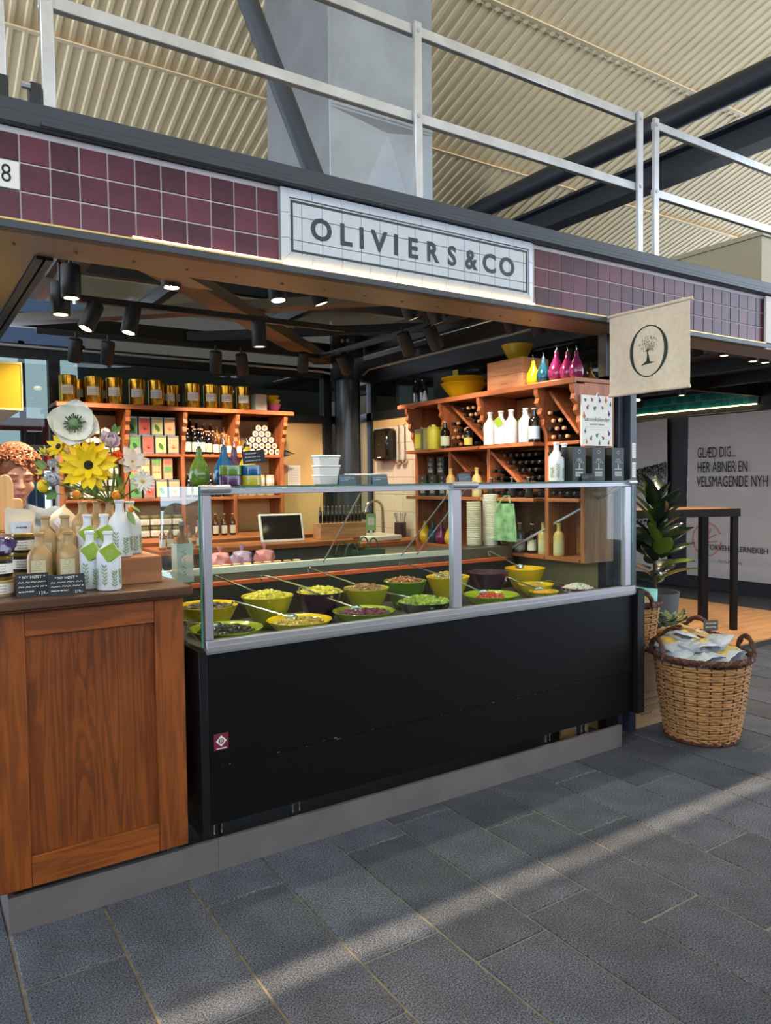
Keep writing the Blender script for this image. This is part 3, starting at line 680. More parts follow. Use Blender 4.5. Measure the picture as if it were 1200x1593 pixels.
def ladle(tip, end, label, hook=True, r=.028):
    tip = Vector(tip); end = Vector(end); t = thing('serving_ladle', label, 'ladle', tip, group='steel ladles in the olive bowls')
    d = end-tip; L = d.length; d.normalize()
    pts = [d*.02, d*L*.5, d*L]
    if hook:
        s = Vector((0,0,1)); f = d.cross(s).cross(d)*-1
        for k in range(1, 7): a = k*PI/6.5; pts.append(d*(L+.014*math.sin(a))+Vector((0,0,-1))*.014*(1-math.cos(a)))
    MB().tube(pts, .0042, 6).build('handle', CHROME, t)
    n = MB().lathe([(.002,-.016),(r*.6,-.013),(r*.9,-.006),(r,.002),(r*.96,.002),(r*.86,-.005),(r*.5,-.011),(.001,-.013)], 14, cap1=False)
    o = n.build('scoop', CHROME, t); o.rotation_euler = (.35, -.3, 0)
LD = [(8,(328,893)),(1,(366,936)),(9,(409,895)),(2,(469,914)),(10,(483,884)),(3,(577,917)),(12,(625,875)),(14,(763,858)),(4,(680,893)),(5,(790,898)),(6,(853,903)),(0,(282,963))]
ENDS = {8: (0.967,0.620,1.114), 1: (0.985,0.360,1.013), 9: (1.245,0.640,1.084), 2: (1.349,0.420,1.038), 10: (1.523,0.660,1.097), 3: (1.745,0.420,0.993), 12: (2.117,0.680,1.084), 14: (2.783,0.680,1.106), 4: (2.179,0.400,1.041), 5: (2.633,0.360,0.991), 6: (2.977,0.380,0.942), 0: (0.703,0.220,0.978)}
for i, _ in LD:
    x, y, z, r = bowl_pos[i]; nm = bowls[i][4].replace(' bowl', '').replace('empty ', '')
    e = Vector(ENDS[i]); c = Vector((x, y, z+.006)); dd = (e-c); dd.z = 0; dd.normalize()
    w = bowls[i][7]
    ladle(c+dd*r*.25, e, 'steel ladle resting in the %s bowl%s' % (nm, (' of '+w) if w else ''))

# ================================================================== GOODS ON THE WOODEN COUNTER
CT = 1.162
STW = mat('white_stoneware', (214,218,224), .35); STG = mat('gold_stoneware', (172,142,98), .42, .25)
CREAM = mat('cream_label', (206,196,160), .7); LIME = mat('lime_card', (150,180,60), .6); LEAFP = mat('printed_leaf_green', (128,156,118), .6)
JUG = [(.036,0),(.0415,.003),(.043,.010),(.043,.120),(.041,.134),(.034,.148),(.022,.162),(.0165,.172),(.0150,.182),(.0150,.203),(.0185,.206),(.0190,.213),(.0165,.216)]
def jug_body(m): return MB().lathe(JUG+[(.011,.216),(.011,.20)], 24, cap1=False).mesh('bottle_body', m)
JW, JG = jug_body(STW), jug_body(STG)
LBL = MB().patch([(.043,.030),(.043,.118)], -2.45, -1.25, 8).mesh('label', CREAM, fix=False)
pr = MB()
for i, z in enumerate((.034,.040,.046)): squiggle(pr, (0,0,0), (1,0,0), (0,0,1), .02, .002, 6, i)
def cyl_print(mb0, r, a, z):
    """wrap a flat print (x,z) round a cylinder of radius r"""
    out = MB(); out.f = list(mb0.f)
    out.v = [((r+.0016)*math.cos(a+x/r), (r+.0016)*math.sin(a+x/r), z+zz) for x, _, zz in mb0.v]
    return out
lp = MB()
for i in range(7): 
    squiggle(lp, (-.014,0,.058-i*.008), (1,0,0), (0,0,1), .028 if i % 3 else .018, .0025, 10, i, .0008)
for k in range(14):
    a = 2*PI*k/14; b = 2*PI*(k+1)/14
    lp.add([(.010*math.cos(a),0,.074+.010*math.sin(a)),(.010*math.cos(b),0,.074+.010*math.sin(b)),(.009*math.cos(b),0,.074+.009*math.sin(b)),(.009*math.cos(a),0,.074+.009*math.sin(a))],[(0,1,2,3)])
LBLP = cyl_print(lp, .043, -1.85, .032).mesh('label_print', mat('tan_print', (140,120,86), .7), smooth=False, fix=False)
br = MB()
def sprig(mb, x0, z0, h, seed):
    r = random.Random(seed); n = 6
    for k in range(n):
        z = z0+h*k/n
        for s in (-1, 1):
            L = .019*r.uniform(.8, 1.15); a = r.uniform(.75, 1.05); dx, dz = s*L*math.cos(a), L*math.sin(a)
            px, pz = -dz*.16, dx*.16
            mb.add([(x0,0,z),(x0+dx*.5+px,0,z+dz*.5+pz),(x0+dx,0,z+dz),(x0+dx*.5-px,0,z+dz*.5-pz)],[(0,1,2,3)])
    mb.add([(x0-.0006,0,z0-.006),(x0+.0006,0,z0-.006),(x0+.0006,0,z0+h),(x0-.0006,0,z0+h)],[(0,1,2,3)])
for x, z, h in ((-.012,.022,.075),(.022,.015,.060),(.050,.022,.055),(-.05,.02,.06)): sprig(br, x, z, h, int(x*1000)+200)
LEAFME = cyl_print(br, .043, -1.85, 0).mesh('olive_branch_print', LEAFP, smooth=False, fix=False)
sg2 = MB()
for i in range(2): squiggle(sg2, (-.031+i*.009,0,.020), (0,0,1), (1,0,0), .075, .005, 12, 40+i, .001)
SCRME = cyl_print(sg2, .043, -1.95, 0).mesh('script_print', mat('grey_green_print', (120,130,120), .7), smooth=False, fix=False)
TAGME = MB().box(-.027,.027,-.0008,.0008,-.027,.027).mesh('swing_tag', LIME, smooth=False)
TAGD = MB().box(-.027,.027,-.0008,.0008,-.027,.027).mesh('swing_tag', mat('dark_lime_card', (112,146,44), .6), smooth=False)
def jug(kind, x, y, z, label, group, rz=0, tagged=True, sc=1):
    t = thing('oil_bottle', label, 'bottle', (x, y, z), rz, group); t.scale = (sc,)*3
    ob('bottle_body', JW if kind == 'w' else JG, t)
    if kind == 'w':
        o = ob('olive_branch_print', LEAFME, t); o['kind'] = 'stuff'
        o = ob('script_print', SCRME, t); o['kind'] = 'stuff'
        if tagged:
            g = ob('swing_tag', TAGD, t); g.location = (-.004, -.049, .140); g.rotation_euler = (.35, PI/4+.12, 0)
            g = ob('swing_tag', TAGME, t); g.location = (-.006, -.052, .142); g.rotation_euler = (.35, PI/4+.25, 0)
            pm = MB()
            for i in range(3): squiggle(pm, (-.012,-.0012,.008-i*.008), (1,0,0), (0,0,1), .022, .003, 7, i, .001)
            p = pm.build('tag_print', CREAM, g, smooth=False); p.rotation_euler = (0, -PI/4, 0)
    else:
        l = ob('label', LBL, t); o = ob('label_print', LBLP, l); o['kind'] = 'stuff'
    return t
gw, gg = 'white olive oil bottles on the counter', 'gold olive oil bottles on the counter'
jug('w', .366, .022, CT, 'white tagged oil bottle at the counter edge, right of the price cards', gw)
jug('w', .318, .105, CT, 'white tagged oil bottle just behind the chalk price card', gw)
jug('g', .150, .130, CT, 'gold oil bottle behind the left chalk card', gg)
jug('g', .246, .120, CT, 'gold oil bottle behind the right chalk card', gg)
# risers behind the front row
RISER = wood('riser_pine', (128,78,44), (176,120,76), 'x', .5)
def crate(name, label, x0, x1, y0, y1, z0, z1, m=RISER, cat='riser'):
    t = thing(name, label, cat, ((x0+x1)/2, (y0+y1)/2, z0)); w, d, h = (x1-x0)/2, (y1-y0)/2, z1-z0; k = .010
    MB().box(-w, w, -d, -d+k, 0, h-k).build('front_board', m, t, bevel=.001)
    MB().box(-w, w, d-k, d, 0, h-k).build('back_board', m, t, bevel=.001)
    for s in (-1, 1): MB().box(s*(w-k/2)-k/2, s*(w-k/2)+k/2, -d+k, d-k, 0, h-k).build('side_board', m, t, bevel=.001)
    MB().box(-w, w, -d, d, h-k, h).build('top_board', m, t, bevel=.001)
    return t
crate('wooden_riser', 'low pine riser under the second row of oil bottles', .06, .425, .185, .275, CT, 1.218)
crate('wooden_riser', 'tall pine riser under the rearmost gold bottles', .06, .425, .285, .40, CT, 1.268)
crate('wooden_riser', 'pine crate riser under the tall white bottle at the counter end', .432, .592, .135, .40, CT, 1.264)
jug('g', 0.187, .23, 1.218, 'gold oil bottle on the low riser beside the stacked jars', gg)
jug('g', 0.255, .23, 1.218, 'gold oil bottle on the low riser beside white bottles', gg)
jug('w', 0.336, .23, 1.218, 'white oil bottle with pale tag on the low riser', gw)
jug('w', 0.399, .23, 1.218, 'white oil bottle on low riser next to the crate riser', gw)
jug('g', 0.343, .34, 1.268, 'gold oil bottle on the tall riser, behind pale tag', gg)
jug('g', 0.399, .345, 1.268, 'middle gold oil bottle on the tall riser', gg)
vase = jug('g', 0.447, .34, 1.268, 'gold bottle holding the flower stems on the tall riser', gg)
jug('w', 0.452, .20, 1.264, 'tall white bottle with leaf tag on the crate riser', gw, sc=1.04, tagged=False)
jug('w', 0.519, .31, 1.264, 'white oil bottle at the back of the crate riser', gw, tagged=False, sc=1.0)
# chalk price cards
def tent_card(x, y, z, w, h, rz, head, lines, price, label, lean=.42, m=SLATE, tw=.02):
    t = thing('price_card', label, 'price card', (x, y, z), rz)
    d = h*math.tan(lean)
    MB().add([(-w/2,-d,0),(w/2,-d,0),(w/2,0,h),(-w/2,0,h),(-w/2,-d+.003,0),(w/2,-d+.003,0),(w/2,.003,h),(-w/2,.003,h)],[(0,1,2,3),(7,6,5,4),(0,4,5,1),(1,5,6,2),(2,6,7,3),(3,7,4,0)]).build('front_leaf', m, t, smooth=False)
    MB().add([(-w/2,d,0),(w/2,d,0),(w/2,0.003,h),(-w/2,0.003,h),(-w/2,d+.003,0),(w/2,d+.003,0),(w/2,.006,h),(-w/2,.006,h)],[(0,3,2,1),(4,5,6,7),(0,1,5,4),(1,2,6,5),(2,3,7,6),(3,0,4,7)]).build('back_leaf', m, t, smooth=False)
    up = Vector((0, d, h)).normalized()
    def pt(u, v): return Vector((u*w/2, -d-.0012, 0))+Vector((0, d, h))*v
    rx = PI/2-lean
    if head: text('heading', head, h*.19, CHALK, t, pt(0,.84), (rx,0,0), extrude=.0002)
    mb = MB()
    for i in range(lines):
        squiggle(mb, pt(-.85,.63-i*.20), (1,0,0), up, w*(.86 if i < lines-1 else .45), h*.075, 22, i+int(x*100), h*.022)
    mb.build('chalk_writing', CHALK, t, smooth=False)
    if price: text('price', price, h*.19, CHALK, t, pt(.62,.14), (rx,0,0), extrude=.0002)
    return t
tent_card(0.111, .045, CT, .105, .078, -.06, '* NY HØST *', 3, '129,-', 'black folded chalk price card in front of the left gold bottle')
tent_card(0.217, .012, CT, .122, .070, -.06, '* NY HØST *', 3, '279,-', 'black folded chalk price card beside the white tagged bottle')
# jars
LIDG = mat('gold_lid', (176,150,78), .3, .85); JGL = mat('jar_contents_dark', (48,34,24), .25, coat=.5); JPALE = mat('jar_contents_pale', (178,164,104), .25, coat=.5)
def jar_me(r, h, m):
    body = MB().lathe([(r*.92,0),(r,.004),(r,h*.78),(r*.9,h*.84)], 20).mesh('jar_glass', m)
    lid = MB().lathe([(r*.95,h*.82),(r*.97,h*.84),(r*.97,h*.985),(r*.9,h)], 20).mesh('lid', LIDG)
    lab = MB().patch([(r,h*.16),(r,h*.66)], -3.0, -.3, 10).mesh('label', PAPER, fix=False)
    return body, lid, lab
JB = jar_me(.038, .070, JPALE); JD = jar_me(.038, .070, JGL)
jp = MB()
for i in range(3): squiggle(jp, (-.02,0,.018+i*.010), (1,0,0), (0,0,1), .035, .005, 9, i+3, .0015)
JPR = cyl_print(jp, .038, -1.7, 0).mesh('label_print', mat('olive_print', (96,100,70), .7), smooth=False, fix=False)
def jar(x, y, z, me, label, group, sc=1):
    t = thing('preserve_jar', label, 'jar', (x, y, z), 0, group); t.scale = (sc,)*3
    for n_, m_ in zip(('jar_glass','lid','label'), me): o = ob(n_, m_, t)
    p = ob('label_print', JPR, o); p['kind'] = 'stuff'
    return t
gj = 'preserve jars stacked on the counter'
jx = 0.021; jx2 = 0.109
jar(jx, .105, CT, JB, 'pale spread jar at the bottom of the stack beside the chalk card', gj)
jar(jx, .105, CT+.070, JD, 'dark spread jar stacked on the pale one beside gold bottle', gj)
jar(jx2-.006, .22, CT, JB, 'pale jar at the bottom of the stack behind the gold bottle', gj)
jar(jx2-.004, .222, CT+.070, JD, 'dark jar in the middle of the stack behind gold bottle', gj)
jar(jx2-.001, .22, CT+.140, JD, 'dark jar on top of the stack under the brown bowl', gj)
# cellophane bag, brown bowl, paper bags, pale wooden board behind the jars
def crumple(mb, c, sx, sy, sz, seed, n=12, m=9, amp=.18, top=.0):
    r = random.Random(seed); ph = [r.uniform(0, 6.28) for _ in range(6)]
    def f(u, v):
        a = 2*PI*u; b = PI*(v-.5); k = 1+amp*(math.sin(3*a+ph[0]+4*b)+.7*math.sin(5*a+ph[1]-3*b)+.5*math.sin(8*a+ph[2]+6*b))
        cb = math.copysign(abs(math.cos(b))**.55, math.cos(b)); sb = math.copysign(abs(math.sin(b))**.7, math.sin(b))
        return (c[0]+sx*k*cb*math.cos(a), c[1]+sy*k*cb*math.sin(a), c[2]+sz*sb)
    return mb.grid(f, n, m)
tag(crumple(MB(), (jx+.003, .11, CT+.175), .042, .035, .034, 3, 18, 10).build('sweet_bag', mat('violet_cellophane', (78,58,104), .2, coat=.6)), 'small violet cellophane bag on top of the stacked jars', 'bag')
bw = thing('paper_bag_bowl', 'brown wooden bowl holding a paper bag above the jars', 'bowl', (jx2+.008, .36, 1.314))
MB().lathe([(.050,0),(.062,.012),(.068,.034),(.070,.052),(.066,.052),(.060,.03),(.045,.012),(.002,.008)], 24, cap1=False).build('bowl_shell', wood('brown_bowl_wood', (116,78,46), (150,106,66), 'x', .6), bw)
crate('wooden_riser', 'tall pine riser behind the jars carrying the brown bowl', 0.075, 0.192, .31, .42, CT, 1.314)
def pouch(name, label, loc, w, h, d, rz, tilt, m, panel, word, seed, wc=INK):
    t = thing(name, label, 'bag', loc, rz)
    r = random.Random(seed)
    def f(u, v):
        a = 2*PI*u; pinch = 1-.95*max(0, (v-.72)/.28)**1.2; flat = .35+.65*math.sin(PI*min(1, v*1.15+.12))
        k = 1+.06*math.sin(7*a+v*9+seed)+.04*math.sin(11*a-6*v)
        x = w/2*math.copysign(abs(math.cos(a))**.6, math.cos(a))*(1+.02*math.sin(9*v+a)); y = d/2*math.copysign(abs(math.sin(a))**.7, math.sin(a))*pinch*flat*k
        return (x, y, h*v+.006*math.sin(a*3+seed)*(v > .9))
    b = MB().grid(f, 26, 14).add([(0,0,0)], []).build('pouch', m, t)
    b.rotation_euler = (tilt, 0, 0)
    p = MB().grid(lambda u, v: (w*.36*(2*u-1)*(1-.25*(1-v)), -d*.53-.004*math.cos((u-.5)*3), h*(.10+.52*v)), 6, 6).build('label', panel, t); p.rotation_euler = (tilt, 0, 0)
    if word:
        q = text('label_word', word, w*.15, wc, p, (0, -d*.53-.0075, h*.26), extrude=.0002)
    mb = MB(); squiggle(mb, (-w*.18, -d*.53-.007, h*.46), (1,0,0), (0,0,1), w*.36, h*.07, 12, seed, .0018); squiggle(mb, (-w*.2, -d*.53-.007, h*.17), (1,0,0), (0,0,1), w*.4, h*.02, 12, seed, .001)
    mb.build('label_print', wc, p, smooth=False)
    return t
KRAFT = mat('pale_kraft_paper', (206,194,172), .7, bump=.3, bs=40); BLUEW = mat('pale_blue_label', (206,216,230), .6)
pouch('paper_bag', 'pale paper pouch printed NATURO standing in the brown bowl', (jx2+.008, .355, 1.325), .105, .135, .055, -.05, -.05, KRAFT, BLUEW, 'NATURO', 2)
lidded = jar(0.291, .43, 1.262, jar_me(.052, .10, mat('jar_clear_grey', (150,150,146), .2, coat=.5)), 'wide jar with gold lid under a tipped paper pouch', None)
crate('wooden_riser', 'tall pine riser carrying the wide gold-lidded jar', 0.234-.0, 0.345, .405, .52, CT, 1.262)
pb = pouch('paper_bag', 'pale paper pouch lying tipped on the wide gold-lidded jar', (0.297-.062, .40, 1.366), .095, .125, .05, -.05, -.05, KRAFT, BLUEW, None, 5)
pb.rotation_euler = (-.35, .95, .1)
# pale wooden cactus-shaped board behind
cbp = [(-.030,0),(.030,0),(.030,.06),(.055,.06),(.062,.075),(.062,.115),(.052,.128),(.030,.128),(.030,.19),(.020,.215),(0,.224),(-.020,.215),(-.030,.19)]
cb = tag(MB().prism(cbp, 'xz', -.009, .009).build('wooden_board', wood('pale_beech', (206,150,92), (236,190,132), 'z', .5), bevel=.003), 'pale beech wood board with rounded cactus outline', 'board')
cb.location = (0.083, .50, 1.430-.06); 
crate('wooden_riser', 'pine riser at the counter back under the beech board', 0.018, 0.113, .43, .515, CT, 1.430-.06)

# ------------------------------------------------------------------ paper flower bouquet
def stem_pts(a, b, k=4, bow=.02):
    a = Vector(a); b = Vector(b); return [a.lerp(b, i/k)+Vector((bow*math.sin(PI*i/k), 0, 0)) for i in range(k+1)]
VT = Vector((vase.location.x, .34, 1.268+.205))
STEMM = mat('stem_green', (96,120,52), .6); LEAFG = mat('leaf_green_paper', (92,128,58), .6); LEAFG2 = mat('leaf_pale_green', (132,160,96), .6)
FACE = Vector((-.35,-.93,.12)).normalized()
def frame_to(n, roll=0):
    return Vector(n).normalized().to_track_quat('Z', 'Y').to_matrix().to_4x4() @ Matrix.Rotation(roll, 4, 'Z')
def petal(L, w, cup=.2, curl=.15, nu=4, nv=6, tip=1.0, notch=0):
    def f(u, v):
        s = (u-.5)*2; ww = w*math.sin(PI*min(1, .12+.88*v**.8))**.7*(1 if v < .97 else .3*tip)
        return (L*v, s*ww/2, cup*L*v*v+curl*w*s*s*(1-v*.4)-.0005)
    mb = MB().grid(f, nu, nv); return mb
def flower(name, label, cat, c, n, rings, pm, cm, cr, ch, face=FACE, stem=True, seed=0, core='dome', roll=0, stemto=None):
    """rings: list of (count, length, width, cup, curl, tilt)"""
    t = thing(name, label, cat, c, group='stems of the paper bouquet')
    r = random.Random(seed); F = frame_to(face, roll)
    for k, (cnt, L, w, cup, curl, tilt) in enumerate(rings):
        me = petal(L, w, cup, curl).mesh('petal', pm)
        for i in range(cnt):
            o = ob('petal', me, t); a = 2*PI*(i+.5*(k % 2))/cnt+r.uniform(-.08,.08)
            o.matrix_local = F @ Matrix.Rotation(a, 4, 'Z') @ Matrix.Translation((cr*.55,0,.002*k)) @ Matrix.Rotation(-tilt+r.uniform(-.12,.12), 4, 'Y') @ Matrix.Scale(r.uniform(.9,1.08), 4)
    if cm is not None:
        o = MB().lathe([(cr*.9,0),(cr,ch*.3),(cr*.92,ch*.8),(cr*.6,ch),(.001,ch*.92)], 18, cap1=False).build('flower_centre', cm, t); o.matrix_local = F
    if stem:
        tgt = Vector(stemto) if stemto else VT
        MB().tube([Vector(q)-Vector(c) for q in stem_pts(Vector(c)-Vector(face)*.01, tgt)], .0032, 6).build('stem', STEMM, t)
    return t
YP = mat('sunflower_petal_paper', (240,206,20), .55, noise=.08, ns=30); DARKC = mat('dark_seed_head', (34,22,16), .9, noise=.4, ns=120, bump=.6, bs=200)
WP = mat('white_crepe_petal', (232,228,212), .6, noise=.05, ns=30, bump=.4, bs=50); PKP = mat('lilac_white_petal', (226,208,216), .6, bump=.3, bs=60); CRP = mat('creamy_petal', (236,222,206), .6); ORP = mat('orange_petal', (228,92,28), .5)
YC = mat('yellow_stamen', (206,170,50), .8)
flower('sunflower', 'big yellow paper sunflower with dark centre', 'flower', (0.334,0.160,1.622), 0, [(9,.098,.040,.10,.1,.05),(9,.094,.042,.18,.1,.22),(7,.07,.03,.3,.1,.4)], YP, DARKC, .0185, .012, seed=1, roll=.3)
flower('sunflower', 'smaller yellow paper sunflower behind the big one', 'flower', (0.245,0.240,1.694), 0, [(9,.050,.022,.1,.1,.1),(8,.046,.02,.2,.1,.3)], YP, DARKC, .012, .008, face=(-.75,-.5,.3), seed=2)
pp = flower('paper_poppy', 'large white crepe poppy with green seed head', 'flower', (0.295,0.200,1.776), 0, [(4,.085,.115,.35,.14,.25),(4,.088,.12,.25,.14,.05)], WP, None, .008, .01, face=(-.25,-.93,.25), seed=3, roll=.6)
PG = mat('sage_green_pod', (112,138,96), .7)
o = MB().sphere((0,0,.02), .024, 14, 9, (1,1,.85)).build('seed_head', PG, pp); o.matrix_local = frame_to((-.25,-.93,.25))
PGD = mat('dark_green_stamen', (64,92,62), .7)
fil = MB().tube([(0,0,0),(.014,0,.022),(.034,0,.034)], [.0012,.0016,.0028], 5).mesh('stamen', PGD)
for i in range(26):
    o = ob('stamen', fil, pp); o.matrix_local = frame_to((-.25,-.93,.25)) @ Matrix.Rotation(i*2.4, 4, 'Z') @ Matrix.Rotation(rnd.uniform(-.3,.25), 4, 'Y')
flower('paper_peony', 'lilac white ruffled paper peony', 'flower', (0.422,0.200,1.703), 0, [(6,.050,.05,.5,.25,.3),(6,.042,.046,.7,.3,.6),(5,.03,.036,.9,.3,.9)], PKP, None, .004, .01, face=(-.1,-.8,.6), seed=4)
flower('paper_cosmos', 'creamy white paper cosmos', 'flower', (0.506,0.200,1.638), 0, [(6,.062,.036,.12,.14,.08),(6,.050,.032,.25,.14,.3)], CRP, YC, .006, .006, face=(-.2,-.9,.3), seed=5)
flower('paper_daisy', 'white narrow-petalled paper daisy drooping to the side', 'flower', (0.541,0.190,1.559), 0, [(13,.048,.013,.05,.1,.05),(12,.044,.012,.2,.1,.25)], WP, YC, .008, .007, face=(.0,-.97,.1), seed=6)
flower('paper_ranunculus', 'orange paper ranunculus bud', 'flower', (0.442,0.170,1.649), 0, [(5,.030,.036,.9,.3,.75),(5,.026,.034,1.2,.3,1.1),(4,.02,.028,1.4,.3,1.3)], ORP, None, .002, .01, face=(-.2,-.9,.35), seed=7)
flower('paper_rose', 'white paper rose low beside the lemon', 'flower', (0.217,0.200,1.560), 0, [(6,.040,.044,.5,.25,.3),(6,.034,.04,.8,.3,.7),(4,.022,.03,1.1,.3,1.1)], mat('white_rose_petal', (226,226,230), .6), None, .003, .01, face=(-.4,-.8,.4), seed=8)
flower('paper_rose', 'white paper rosebud above the low rose', 'flower', (0.222,0.220,1.628), 0, [(5,.026,.03,.6,.25,.4),(5,.02,.026,.9,.3,.9)], mat('white_rose_petal'), None, .003, .01, face=(-.5,-.8,.2), seed=9)
flower('paper_freesia', 'pale yellow freesia blossoms at the bouquet side', 'flower', (0.198,0.260,1.668), 0, [(5,.030,.014,.5,.2,.7),(4,.024,.012,.3,.2,.2)], mat('pale_yellow_petal', (226,214,104), .6), YC, .003, .005, face=(-.5,-.6,.6), seed=10)
flower('paper_freesia', 'pale yellow freesia spray under the first blossoms', 'flower', (0.187,0.260,1.595), 0, [(5,.026,.012,.5,.2,.6)], mat('pale_yellow_petal'), YC, .003, .005, face=(-.7,-.6,.3), seed=12)
flower('paper_ranunculus', 'small orange paper blossom left of the sunflower', 'flower', (0.213,0.230,1.645), 0, [(5,.018,.022,.8,.3,.6),(4,.014,.018,1.1,.3,1.0)], ORP, None, .002, .01, face=(-.4,-.8,.3), seed=13)
def citrus(label, c, r, m, name, sc=(1,1,1)):
    t = thing(name, label, 'fruit', c, group='paper citrus fruit on stems')
    MB().sphere((0,0,0), r, 18, 12, sc).build('fruit_body', m, t)
    MB().tube([Vector((0,0,r*sc[2]*.98))]+[Vector(q)-Vector(c) for q in stem_pts(Vector(c)+Vector((0,.01,r+.012)), VT, 4, .01)], .0022, 6).build('stem', STEMM, t)
    lf = petal(.05, .024, -.1, .15).build('leaf', LEAFG, t); lf.location = (0,0,r*sc[2]*.9); lf.rotation_euler = (0, .5, rnd.uniform(-1.2,.6))
LEM = mat('lemon_skin', (232,190,18), .5, bump=.3, bs=90); ORA = mat('orange_skin', (232,140,20), .5, bump=.3, bs=90)
citrus('yellow paper lemon hanging at the left of the bouquet', (0.177,0.190,1.546), .0215, LEM, 'lemon', (1,1,1.18))
citrus('orange fruit on stem right of the sunflower', (0.439,0.190,1.507), .0185, ORA, 'mandarin')
citrus('orange fruit half hidden under the sunflower petals', (0.298,0.220,1.512), .0175, ORA, 'mandarin')
citrus('small kumquat dangling at the white bottle neck', (0.496,0.200,1.450), .012, ORA, 'kumquat', (1,1,1.25))
def leaf_spray(label, c, L, w, d, m, n=1, seed=0):
    t = thing('leaf_sprig', label, 'leaf', c, group='green paper leaves of the bouquet'); r = random.Random(seed)
    for i in range(n):
        o = petal(L*r.uniform(.8,1.1), w, .1, .2).build('leaf', m, t); o.matrix_local = frame_to(Vector((r.uniform(-.4,.4)-.2,-.9,r.uniform(-.2,.3)))) @ Matrix.Rotation(d+r.uniform(-.5,.5), 4, 'Z')
    MB().tube([Vector(q)-Vector(c) for q in stem_pts(c, VT, 3, .01)], .0022, 5).build('stem', STEMM, t)
leaf_spray('long green leaves under the sunflower', (0.371,0.220,1.509), .06, .024, 2.0, LEAFG, 3, 1)
leaf_spray('green leaves below the lilac peony', (0.460,0.240,1.583), .05, .022, -1.2, LEAFG, 3, 2)
leaf_spray('sage leaf beside the freesia', (0.199,0.250,1.614), .05, .026, 2.2, LEAFG2, 2, 3)
leaf_spray('green leaf cupping the low white rose', (0.221,0.180,1.517), .052, .03, 3.4, LEAFG, 2, 4)
leaf_spray('green leaf over the crepe poppy edge', (0.442,0.230,1.747), .045, .02, .9, LEAFG, 2, 5)
leaf_spray('olive green leaf hanging over white bottle shoulder', (0.471,0.150,1.440), .055, .026, -.9, LEAFG2, 1, 6)
leaf_spray('yellow green leaves between the orange fruit and cosmos', (0.469,0.200,1.552), .05, .02, -1.7, mat('leaf_yellow_green', (150,150,50), .6), 2, 7)

# ================================================================== BACK SHELF UNIT (along the back wall)
ZT, ZM, ZL, ZW = 2.13, 1.775, 1.44, 1.14
def bracket(mb_axis, y0, z1, d=.10, h=.34):
    """scroll-cut bracket outline in (depth, height): depth runs out from the upright front edge"""
    return [(0,z1),(-d,z1),(-d,z1-.03),(-d*.85,z1-.055),(-d*.95,z1-.085),(-d*.6,z1-.115),(-d*.7,z1-.15),(-d*.35,z1-.18),(-d*.42,z1-.215),(-d*.12,z1-.26),(0,z1-h)]
bs = thing('back_shelf', 'orange stained pine shelf unit with scroll brackets on the back wall', 'shelf', (0,0,0))
BX = (.694, 1.142, 1.569, 1.991, 2.407)
MB().box(.655, 2.47, 2.76, 3.098, ZT-.026, ZT).box(.655, 2.475, 2.752, 2.775, ZT-.034, ZT-.004).build('top_board', SHELFX, bs, bevel=.003)
for x in BX:
    MB().box(x-.016, x+.016, 2.86, 3.09, ZW, ZT-.0265).build('upright', SHELF, bs, bevel=.002)
    MB().prism([(2.86+a*.9, z) for a, z in bracket(0, 0, ZT-.035)], 'yz', x-.016, x+.016).build('scroll_bracket', SHELF, bs)
for a, b in zip(BX, BX[1:]):
    for z in (ZM, ZL): MB().box(a+.0165, b-.0165, 2.85, 3.09, z-.022, z).build('shelf_board', SHELFX, bs, bevel=.002)
MB().box(.72, 2.40, 3.088, 3.0985, ZW, ZT-.03).build('back_panel', TAN, bs)
# worktop and cabinet below
wk = thing('back_worktop', 'wooden worktop on dark cupboards below the back shelf', 'worktop', (0,0,0))
MB().box(.74, 2.60, 2.40, 3.09, ZW-.03, ZW).build('worktop_board', SHELFX, wk, bevel=.003)
MB().box(.76, 2.59, 2.45, 3.09, .012, ZW-.03).build('cupboard', mat('brown_cupboard', (66,46,36), .6), wk)

def cyl_thing(name, label, cat, x, y, z, group, parts, rz=0, sc=1):
    t = thing(name, label, cat, (x, y, z), rz, group)
    if sc != 1: t.scale = (sc,)*3
    for n_, me in parts: ob(n_, me, t)
    return t
# gold tins
GOLD = mat('polished_gold_tin', (196,150,52), .22, .95)
R_, H_ = .058, .195
tinb = MB().lathe([(R_*.98,0),(R_,.003),(R_,H_*.76),(R_*.985,H_*.765),(R_*.985,H_*.775)], 28).mesh('tin_body', GOLD)
tinl = MB().lathe([(R_*1.01,H_*.775),(R_*1.01,H_*.985),(R_*.97,H_),(.001,H_)], 28, cap1=False).mesh('lid', GOLD)
tinw = MB().patch([(R_,H_*.30),(R_,H_*.62)], -2.6, -1.1, 10).mesh('label', PAPER, fix=False)
tp = MB()
for i in range(3): squiggle(tp, (-.03,0,.068+i*.015), (1,0,0), (0,0,1), .06, .006, 12, i, .002)
tinp = cyl_print(tp, R_, -1.85, 0).mesh('label_print', mat('grey_print'), smooth=False, fix=False)
def gold_tin(x, y, label, sc=1):
    t = cyl_thing('gold_tin', label, 'tin', x, y, ZT, 'gold tins on top of the back shelf', (('tin_body',tinb),('lid',tinl)), sc=sc)
    l = ob('label', tinw, t); p = ob('label_print', tinp, l); p['kind'] = 'stuff'
names = ['first','second','third','fourth','fifth','sixth','seventh','eighth','ninth']
for i, x in enumerate((.752,.925,1.072,1.234,1.376)): gold_tin(x, 2.86, names[i]+' tall gold tin counted from the black window mullion, front row')
for i, x in enumerate((1.657,1.802,1.93,2.072)): gold_tin(x, 2.86, ['fourth','third','second','nearest'][i]+' tall gold tin counted from the pale carton, front row', .97)
